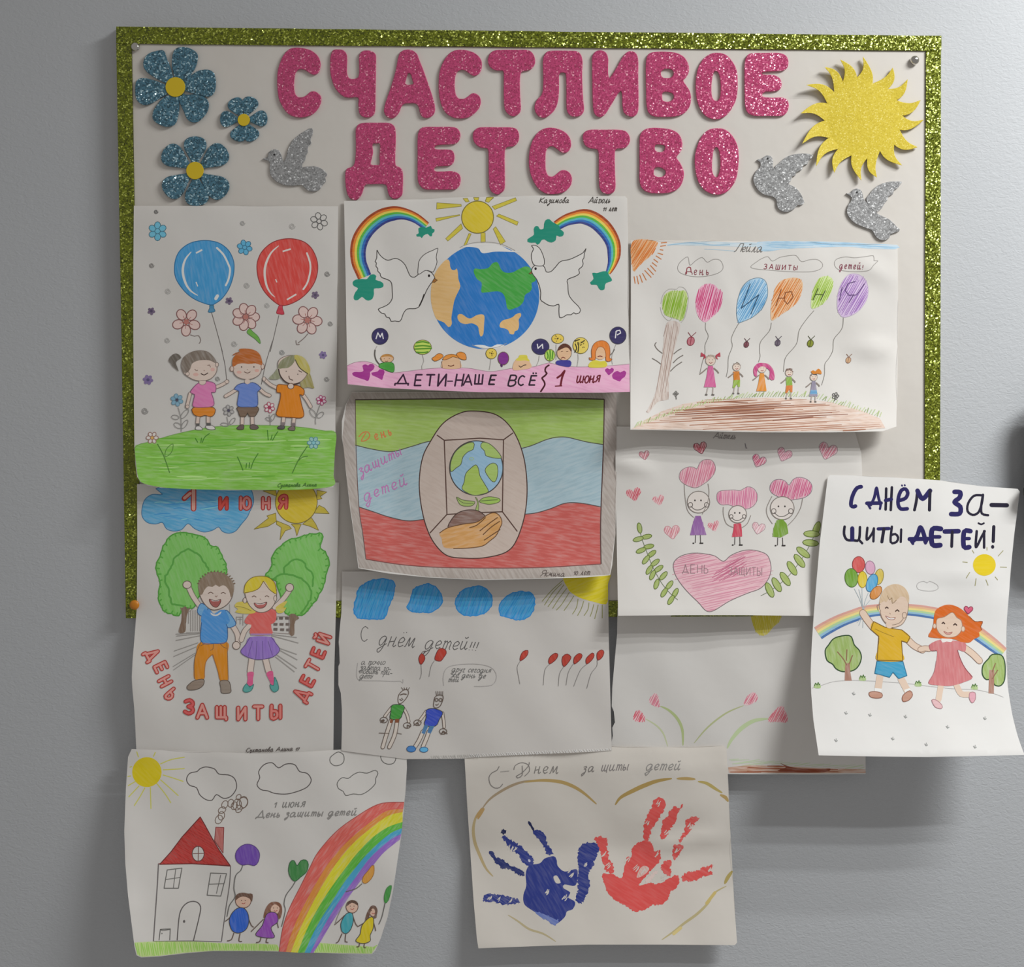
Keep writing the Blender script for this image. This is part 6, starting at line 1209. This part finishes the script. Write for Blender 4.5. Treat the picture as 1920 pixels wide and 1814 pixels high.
kid9('D2', e(770, 1330, 48, 50), '722,1330 730,1295 770,1276 810,1290 818,1320 770,1298', '4f3a30', '735,1380 770,1382 780,1440 760,1510 725,1545 690,1530 680,1470 705,1410', '3a838a', ('710,1400 670,1440 630,1475', '775,1400 800,1470 820,1490', '690,1545 660,1610 640,1620', '720,1550 715,1610 735,1615'))
kid9('D2', e(940, 1365, 32, 44), '875,1440 890,1380 920,1330 950,1322 970,1345 965,1420 945,1425 955,1360 930,1345 910,1400 900,1440', '5a4034', '905,1420 940,1418 940,1500 915,1560 915,1605 860,1625 800,1605 835,1550 850,1480', 'b59a20', ('890,1445 850,1470 815,1490', '940,1450 955,1500 960,1525', '830,1620 825,1650 805,1652', '870,1625 865,1655 880,1660'))
def hb(fr, q, c, ln, st):
    F(fr); p('drawn_balloon'); f(q, c, 80, .3); l(q, 1.2, ln, True); sp('string'); l(st, 1.6, '55504c')
hb('D1', '950,900 985,850 1040,828 1100,845 1140,900 1130,970 1100,1000 1050,990 1000,995 955,960', '5a3a80', '46305f', '1005,1000 990,1040 950,1080 935,1180 945,1250 900,1320 880,1410')
hb('D2', '260,1040 275,970 305,960 330,1000 360,960 400,955 420,990 405,1050 360,1090 315,1125 280,1100', '376a38', '2c4a30', '315,1128 290,1170 240,1240 225,1310 235,1360 205,1490')
hb('D2', '945,1000 945,1060 920,1110 880,1142 855,1130 860,1090 900,1040 930,1000', 'c07a34', '8a5a28', '850,1145 800,1185 720,1210'); l('690,1330 650,1420 635,1470', 1.4, '77706c')
hb('D2', '1085,1160 1080,1210 1060,1280 1035,1300 1028,1250 1050,1180', '3f7a3a', '3a6a38', '1035,1300 1010,1410 985,1470')
S.finish()

# ================================================================ sheet: two handprints
S = Sheet('sheet with one blue and one red painted handprint inside a brown heart outline',
 [(871, 1421), (1000, 1412), (1130, 1400), (1250, 1402), (1356, 1399), (1362, 1403), (1366, 1480), (1370, 1570), (1375, 1660), (1380, 1740), (1382, 1768), (1378, 1773), (1250, 1772), (1100, 1772), (1000, 1775), (897, 1779), (894, 1760), (888, 1690), (882, 1600), (876, 1510)],
 lambda x, y: 18.6-10*ramp(1440, 1590, y)+9*ramp(1590, 1775, y)**1.4+wav(x, y, 10, .6)+crease(x, y, 1225, 1588, 1372, 1566, 3.0, 24)+crease(x, y, 1180, 1540, 1372, 1490, 1.2, 40), 'b0a59c', paper=(0.82, 0.775, 0.72))
def ragged(q, c, amp=.3, rg=2.0, ang=30):
    pp = smooth(pts(q), True, 2.2); fillraw([(a+random.uniform(-rg, rg), b+random.uniform(-rg, rg)) for a, b in pp], c, ang, amp)
F('D3')
p('drawn_heart_outline')
def brush(q, w_, c='8a7550'):
    if CUR['buf'].f: sp('brush_stroke')
    l(q, w_, c, taper=True)
brush('290,1150 230,1080 170,950 135,850 125,740 150,640 200,570', 6.0, '9a8562'); brush('150,650 180,610 205,580 165,660', 7, '9a7a50'); brush('200,575 260,500 340,440 450,380 560,345 680,335', 5.0, '8a7660'); brush('560,350 700,335 850,345 960,380 1060,440 1170,535', 6.5, '94794c'); brush('420,1480 500,1530 600,1600 720,1640 825,1705', 4, '9a8a6c')
F('D4'); brush('245,540 290,480 400,420 500,375 600,340 720,320', 8, '8f7444'); brush('770,320 850,320 920,325', 6, '94794c'); brush('950,345 1020,360 1100,410 1150,440', 6, '94804c'); brush('1140,460 1180,480 1200,510', 6.5, '94794c'); brush('1235,1110 1200,1160 1175,1210', 7, '94804c'); brush('1185,1235 1090,1290 1030,1380 940,1470 830,1550 740,1620 640,1690', 5, '9a8a66'); brush('740,1640 800,1590', 7, 'b09a68'); brush('1020,1380 1090,1290', 7, 'a58e58')
F('D3'); BL = '28306a'
p('handprint', 'blue handprint')
f('600,1060 690,1040 730,1000 810,980 835,1020 840,1060 900,1110 1000,1090 1010,1150 990,1230 900,1220 890,1250 950,1290 930,1330 990,1370 970,1430 920,1450 900,1500 820,1560 760,1530 640,1450 560,1390 550,1310 575,1230 570,1130', BL, 60, .25, holes=('805,1155 830,1142 850,1165 868,1205 835,1212 815,1190',))
ragged('640,1440 760,1490 850,1530 810,1562 740,1520', '5a6494', .4)
sp('finger_print'); ragged('370,820 400,810 440,840 520,890 600,960 635,1010 630,1055 590,1060 540,1030 510,970 450,930 410,880', BL); f(e(600, 1018, 14, 10, 60, 8), 'a09aa8'); ragged(e(380, 775, 20, 24), '1c2040')
sp('finger_print'); ragged('640,760 690,760 730,800 755,870 800,940 790,968 755,965 720,890 690,840 650,810', BL); ragged('588,690 605,685 640,750 632,765', '1c2040', .1, .6)
sp('finger_print'); ragged('258,945 290,935 320,985 380,1010 430,1050 500,1080 560,1130 545,1155 500,1130 430,1090 370,1080 320,1040 280,990', '232a58')
sp('finger_print'); ragged('215,1320 260,1295 320,1305 370,1310 430,1330 500,1345 525,1375 470,1385 400,1395 330,1375 260,1365 215,1362', BL, .5)
sp('finger_print'); ragged('1020,930 1050,880 1110,862 1170,870 1195,920 1160,1000 1140,1070 1110,1120 1110,1230 1080,1320 1050,1375 1000,1360 1015,1260 1010,1170 1020,1080 1010,1010', BL, .35)
F('D4'); RD = 'b5433f'
p('handprint', 'red handprint')
ragged('135,1130 220,1135 300,1160 340,1000 385,985 385,920 430,870 500,845 560,880 570,940 620,930 625,1010 580,1070 540,1110 470,1190 440,1230 530,1205 600,1215 680,1180 750,1140 785,1160 775,1230 710,1290 690,1350 620,1395 560,1395 500,1430 410,1450 360,1420 290,1380 220,1340 165,1260 140,1190', RD, .25, 1.4)
sp('palm_patch'); ragged('630,1070 665,1025 720,1020 712,1070 720,1120 690,1150 640,1110', RD, .35); sp('palm_patch'); ragged('500,1190 560,1120 600,1100 570,1160 520,1205', 'bda098', .2)
f('425,1160 450,1090 490,1060 530,1080 520,1110 470,1150', 'c08a80', 60, 1.0)
sp('finger_print'); ragged('65,825 120,812 175,830 170,890 185,950 185,1010 220,1040 230,1120 170,1110 140,1040 120,950 95,890', RD, .3)
sp('finger_print'); ragged('490,840 485,730 510,640 545,580 565,510 600,485 650,490 668,540 640,620 600,680 560,730 540,790 520,845', RD, .25)
sp('finger_print'); ragged('650,680 690,630 715,580 755,560 790,580 770,640 750,700 705,760 680,810 640,840 630,770', RD, .25); ragged('795,575 805,540 820,535 812,565', RD, 0, .5)
sp('finger_print'); ragged('845,690 870,650 930,640 955,670 915,710 880,770 830,820 790,870 785,840 830,770', RD, .5)
sp('finger_print'); ragged('735,900 780,880 825,895 800,940 760,1000 735,1000', RD, .5)
sp('finger_print'); ragged('805,1150 860,1115 930,1105 1000,1075 1070,1050 1060,1090 1070,1130 1000,1150 930,1185 860,1190 815,1185', RD, .3)
for fr_, spots in (('D3', ((440, 905, 40), (480, 930, 34), (960, 1140, 36), (940, 1100, 30), (1080, 1045, 26), (750, 1280, 34), (900, 1330, 34), (340, 1345, 26), (440, 1360, 30), (260, 1330, 24))), ('D4', ((600, 530, 36), (350, 1010, 44), (420, 1080, 46), (150, 960, 40), (480, 1110, 44), (590, 960, 40), (880, 720, 40), (770, 930, 36), (1050, 1100, 30), (520, 700, 26), (670, 780, 30), (180, 1060, 36), (660, 1160, 36)))):
    F(fr_)
    for cx, cy, r_ in spots:
        sp('bare_spot')
        for k in range(3):
            a_ = random.uniform(-70, -40); ox, oy = random.uniform(-14, 14), random.uniform(-14, 14)
            ca_, sa_ = math.cos(math.radians(a_)), math.sin(math.radians(a_))
            l([(cx+ox-r_*.6*ca_, cy+oy-r_*.6*sa_), (cx+ox+4, cy+oy), (cx+ox+r_*.6*ca_, cy+oy+r_*.6*sa_)], random.uniform(1.2, 2.6), 'aca198', taper=True)
F('D3'); p('lettering'); l('345,215 325,250 285,270 258,310 270,370 310,400 350,395 375,365', 1.4, '6a625e'); l('355,262 430,255', 1.2, '8a827c')
p('lettering'); l('540,210 540,290 500,315 490,300 540,270 595,210 600,180', 1.4, '6a625e'); l('470,245 480,210 530,185 580,195 600,220 600,260 560,300', 1.3, '6a625e'); text('нем', 640, 215, 60, 1.4, '6a625e', .3, .2, 0, 1.2); p('lettering'); text('за', 1050, 215, 50, 1.4, '6a625e', .35, .3, 0, 1.2)
F('D4'); text('щиты', 120, 205, 52, 1.4, '6f6664', .18, .3, -2, 1.2); p('lettering'); text('детей', 500, 195, 52, 1.4, '77706c', .25, .3, 0, 1.3)
S.finish()

# ================================================================ sheet at the right: boy and girl with balloons
S = Sheet('drawing of a boy with balloons and a red-haired girl under navy block lettering',
 [(1556, 891), (1600, 892), (1680, 896), (1763, 901), (1840, 912), (1908, 917), (1912, 922), (1908, 955), (1902, 1000), (1897, 1050), (1893, 1100), (1888, 1160), (1887, 1220), (1890, 1290), (1898, 1340), (1908, 1380), (1921, 1416), (1850, 1418), (1740, 1420), (1640, 1419), (1535, 1417), (1531, 1390), (1525, 1350), (1521, 1300), (1520, 1260), (1522, 1210), (1526, 1150), (1531, 1090), (1537, 1020), (1543, 970), (1549, 920), (1552, 896)],
 lambda x, y: 17.0+11*ramp(893, 1120, y)+38*ramp(1080, 1420, y)**1.8+wav(x, y, 11, .5)+crease(x, y, 1735, 1078, 1893, 1082, 1.5, 30), 'dedbdb', paper=(0.845, 0.835, 0.825))
F('C6'); NVY = '241f58'; NB = '201c30'
def big(ch, q, ws, cs=None):
    p('letter')
    for k, (a, w_) in enumerate(zip(q, ws)): l(a, w_, cs[k] if cs else NVY)
big('С', ('490,155 455,165 425,210 405,270 402,320 425,330 440,325',), (7.5,))
big('Д', ('575,315 605,250 625,165 640,240 660,315', '540,300 665,298', '545,300 570,345', '665,298 655,350'), (5.5, 7, 4.5, 4.5))
big('Н', ('710,170 708,260 705,355', '760,160 755,260 750,360', '705,275 755,265'), (5, 5, 7), (NB, NB, NVY))
big('Ё', ('830,275 880,255 900,210 880,175 845,185 820,240 815,310 840,350 895,348', '848,142 850,146', '872,140 874,144'), (7, 3.4, 3.4))
big('М', ('958,360 975,280 985,190', '985,190 1030,260 1095,190', '1095,190 1092,280 1090,360'), (5.5, 9, 6), (NB, NVY, NB))
big('З', ('1310,200 1360,205 1355,250 1310,290 1360,330 1355,390 1280,395',), (9,))
big('А', ('1545,230 1480,235 1430,300 1425,370 1470,402 1520,380 1550,300 1560,225 1545,320 1550,390 1605,405',), (4.6,), (NB,))
big('-', ('1635,315 1770,318',), (8.2,), (NB,))
big('Щ', ('345,505 340,570 365,620 420,625 470,620 480,510', '412,520 412,620', '470,620 500,652'), (5, 8, 4.5), (NB, NVY, NB))
big('И', ('545,515 540,620 590,560 602,520', '602,520 598,635'), (4.6, 4.6), (NB, NB))
big('Т', ('640,525 735,522', '690,525 672,640'), (6.5, 6), (NVY, NB))
big('Ы', ('760,505 750,640 800,640 815,600 790,570 755,580', '842,530 838,640'), (4.6, 4.4), (NB, NB))
big('Д', ('950,630 985,580 1010,510 1040,570 1055,640', '915,615 1075,612', '920,615 945,655', '1075,610 1055,650'), (8, 8, 5.5, 6))
big('Е', ('1190,525 1115,530 1115,660 1185,668', '1125,595 1180,595'), (9.5, 7)); big('Т', ('1225,548 1345,545', '1290,550 1285,680'), (9, 5.5), (NVY, NB)); big('Е', ('1450,545 1395,550 1392,680 1440,685', '1400,610 1440,610'), (9, 6.5))
big('Й', ('1505,545 1498,685 1545,600 1575,545', '1570,545 1570,690', '1520,475 1545,485 1568,475'), (4.8, 4.8, 3.4), (NB, NB, NB)); big('!', ('1655,505 1650,635', '1645,680 1645,686'), (6.2, 6), (NB, NB))
p('drawn_sun'); f(e(1572, 842, 100, 95, 0, 20), 'd8bd1e', amp=.15)
for q in ('1465,712 1482,740', '1595,685 1595,715', '1738,715 1692,765', '1710,860 1770,862', '1665,945 1690,975', '1585,970 1605,1022', '1500,960 1490,1025', '1445,905 1412,958', '1380,815 1425,820'): sp('sun_ray'); l(q, 1.4, '9a9468')
p('drawn_cloud'); l('1000,995 1040,985 1070,1000 1090,985 1130,1000 1160,1020 1165,1050 1120,1070 1040,1068 985,1050 980,1015', 1, 'aaa6a6', True)
# rainbow
RB = ['d09a90', 'dcb08a', 'e2d088', 'a9c89a', '8fb4cc', '4a6fa8']
C7 = FR['C7']
rainbow([(70, 345, 62), (180, 275, 60), (300, 215, 56), (420, 165, 55), (520, 130, 52), (640, 112, 50), (780, 108, 50), (920, 112, 52), (1080, 130, 52), (1240, 165, 55), (1400, 235, 60), (1540, 340, 66), (1660, 430, 62), (1750, 500, 50)], RB, 0) if False else None
F('C7'); rainbow([(112, 318, 62), (180, 275, 60), (300, 212, 56), (420, 165, 55), (520, 132, 52), (640, 114, 50), (780, 108, 50), (920, 112, 52), (1080, 132, 52), (1240, 168, 55), (1400, 238, 60), (1540, 338, 62), (1650, 420, 58), (1740, 490, 48)], RB[::-1], 0)
p('drawn_hillside'); l('60,800 130,780 240,745 380,732 520,735 700,745 900,760 1100,785 1300,805 1500,815 1660,850 1740,880', 1.1, 'b2aeae')
def tree(q, trunk, br):
    p('drawn_tree'); f(q, '9ab068', 80, .5); l(q, 2.2, '2f4a2c', True); sp('trunk'); f(trunk, 'a5796a', 80, .4, False)
    for a in br: l(a, 2.2, '8a6a50')
tree('175,470 205,420 250,365 330,340 400,345 430,420 475,470 492,530 470,600 420,645 330,655 270,630 240,590 190,555', '350,580 390,580 395,660 408,735 345,735', ('365,600 330,540 280,480', '385,590 415,510', '360,560 365,460'))
tree('1640,505 1720,510 1750,570 1755,660 1745,740 1710,780 1660,770 1640,720 1590,725 1555,680 1560,600 1610,540', '1615,640 1660,640 1655,850 1608,845', ('1640,660 1670,580', '1640,720 1690,640'))
def tuft(cx, cy):
    p('drawn_grass_tuft'); f([(cx-28, cy+20), (cx-25, cy-10), (cx, cy-20), (cx+26, cy-8), (cx+28, cy+22)], 'a5bc80', 80, .5); l([(cx-25, cy+5), (cx-15, cy-22), (cx-2, cy-5), (cx+8, cy-28), (cx+16, cy-6), (cx+26, cy-15)], 1.6, '4a6a38')
for a in ((105, 778), (502, 712), (990, 762), (1485, 790)): tuft(*a)
for cx, cy in ((425, 848), (358, 1018), (568, 1035), (880, 1050), (1250, 1140), (1577, 1065), (270, 1258), (768, 1243), (1062, 1295), (1490, 1315)):
    p('drawn_sprout'); l([(cx-14, cy-8), (cx, cy+12), (cx+14, cy+2)], 1.5, '8f8f8f'); l([(cx, cy+12), (cx+2, cy-16)], 1.2, '9a9a98')
SKB = 'd8bfae'
F('C6')
p('drawn_balloons_bunch')
for cx, cy, rx, ry, rot, c, d in ((570, 865, 42, 60, -10, 'd5a5c0', '8f6a84'), (648, 945, 38, 70, 10, 'd2ba5a', '8a7a3a'), (468, 838, 55, 70, 0, 'd05a58', '8a3434'), (405, 955, 58, 82, -5, '6f9c34', '3f6424'), (502, 970, 40, 72, 0, 'd8be34', '9a8424'), (585, 1000, 46, 82, 20, '58a4d0', '2f648c'), (620, 1085, 40, 68, 38, 'd08a48', '8a5424')):
    sp('drawn_balloon'); o(e(cx, cy, rx, ry, rot), c, d, 1.2, 80, .4)
back()
for q in ('430,1050 480,1150 505,1235', '498,1045 500,1150 507,1235', '555,1085 525,1160 510,1235', '470,1055 495,1160 508,1235', '570,1150 530,1200 512,1240'): l(q, .9, 'a5b0b8')
F('C7'); l('500,170 470,250', .9, 'a5b0b8'); l('510,170 505,270', .9, 'a5b0b8'); l('505,170 455,225', .9, 'a5b0b8')
p('drawn_boy')
def arm7(q, w_): sp('arm'); l(q, w_+2, '8a6a5a'); l(q, w_, SKB)
arm7('505,140 545,200 600,270', 12); arm7('905,380 960,430 1030,465', 11); sp('leg'); l('655,700 640,800', 13, SKB); sp('leg'); l('840,715 895,820', 13, SKB)
sp('sock'); f('610,800 670,805 665,845 605,840', 'e4e2e2', sm=False); sp('sock'); f('870,815 915,800 935,835 880,850', 'e4e2e2', sm=False)
sp('shoe'); o('560,840 610,830 670,845 672,880 620,888 570,875', 'bd8e7c', '8a5a4a', 1.4); sp('shoe'); o('870,850 920,822 942,860 910,905 860,918 850,885', 'bd8e7c', '8a5a4a', 1.4)
sp('shorts'); o('628,565 858,568 892,690 820,718 770,660 740,705 610,670', '3f98c0', '2a6a8c', 1.5, 20, .3, False)
sp('shirt'); f('600,215 700,265 760,280 850,290 920,350 895,400 845,385 852,480 855,560 630,555 640,450 645,345 575,285', 'd0a528', 40, .2); l('600,215 700,265 850,290 920,350 895,400 845,385 855,560 630,555 645,345 575,285', 1.6, '7a5a24', True, False); l('610,280 700,320 780,350', 1.2, '9a7a24')
back(); F('C6'); o('650,1180 680,1100 740,1030 820,1020 880,1070 905,1150 900,1250 880,1320 840,1370 760,1390 700,1350 660,1280', SKB, '8a766a', 1.2); l('640,1240 630,1200 660,1190', 1.3, '8a766a')
F('C7'); f('660,100 880,100 870,170 840,225 760,245 700,220 665,160', SKB); l('660,110 665,160 700,220 760,245 830,225 870,170', 1.2, '8a766a'); o(e(870, 160, 20, 26), SKB, '8a766a', 1.2); f('715,215 760,225 755,275 735,275 710,260', SKB)
l('700,100 715,88 730,100', 2.2, '4a3630'); l('790,128 808,112 825,128', 2.2, '4a3630'); o('705,165 750,185 790,180 775,198 730,195', 'e8e4e2', '8a4a40', 1.1); l('740,140 748,150', 1.2, '9a7a6a')
sp('hair'); F('C6'); f('650,1180 670,1090 720,1030 800,1010 870,1040 910,1110 905,1180 880,1130 840,1120 800,1150 760,1170 740,1130 710,1170 690,1160', 'cdb295', 60, .4); l('720,1110 740,1150 760,1130 765,1180 800,1150', 1.2, '8f765a')
p('drawn_girl'); F('C7')
arm7('1090,455 1050,450 1010,460', 9); arm7('1405,450 1470,500 1530,560', 11); sp('leg'); l('1190,780 1170,900', 11, SKB); sp('leg'); l('1330,780 1370,850 1440,855', 11, SKB)
sp('shoe'); o('1110,905 1150,905 1200,950 1195,980 1140,965', 'd8b0b4', 'a57a80', 1.3); sp('shoe'); o('1445,840 1490,840 1492,900 1465,930 1440,890', 'd8a0ae', 'a57a80', 1.3)
sp('dress'); f('1180,375 1290,380 1400,400 1412,430 1400,480 1335,465 1360,540 1400,620 1468,705 1400,745 1280,780 1160,775 1080,755 1130,660 1150,560 1155,470 1100,470 1088,420', 'c9787c', 85, .35); l('1335,465 1360,540 1400,620 1468,705', 1.6, '8a4a50'); l('1088,420 1100,470 1155,470', 1.2, '9a5a60'); l('1150,560 1130,660 1080,755', 1, 'a56a70')
sp('collar'); f('1195,360 1290,370 1280,395 1240,390 1205,400', 'e2dcda')
sp('hair'); f('1130,170 1150,110 1220,72 1290,70 1370,105 1440,170 1490,215 1555,215 1540,260 1550,290 1525,310 1530,345 1480,370 1440,400 1370,395 1300,370 1150,360 1080,345 1110,285 1125,230', 'cf6420', 30, .25); l('1440,170 1490,215 1555,215 1540,260 1550,290', 1.4, '8a4a24')
back(); o('1150,230 1160,190 1220,175 1290,135 1330,180 1370,210 1375,280 1330,340 1250,355 1190,330 1155,280', SKB, '9a7a68', 1.1); o(e(1135, 255, 14, 22), SKB, '9a7a68', 1); o(e(1385, 280, 16, 24), SKB, '9a7a68', 1)
l('1198,235 1212,222 1226,238', 2.4, '4a3630'); l('1300,248 1315,234 1332,250', 2.4, '4a3630'); o('1215,300 1250,315 1290,308 1270,328 1235,325', 'cc9a92', '9a5a50', 1); l('1245,268 1255,276', 1.2, 'a58070')
p('drawn_heart'); o(heart(1432, 112, 38, 5), 'd05a78', '8a3048', 1.4)
S.finish()
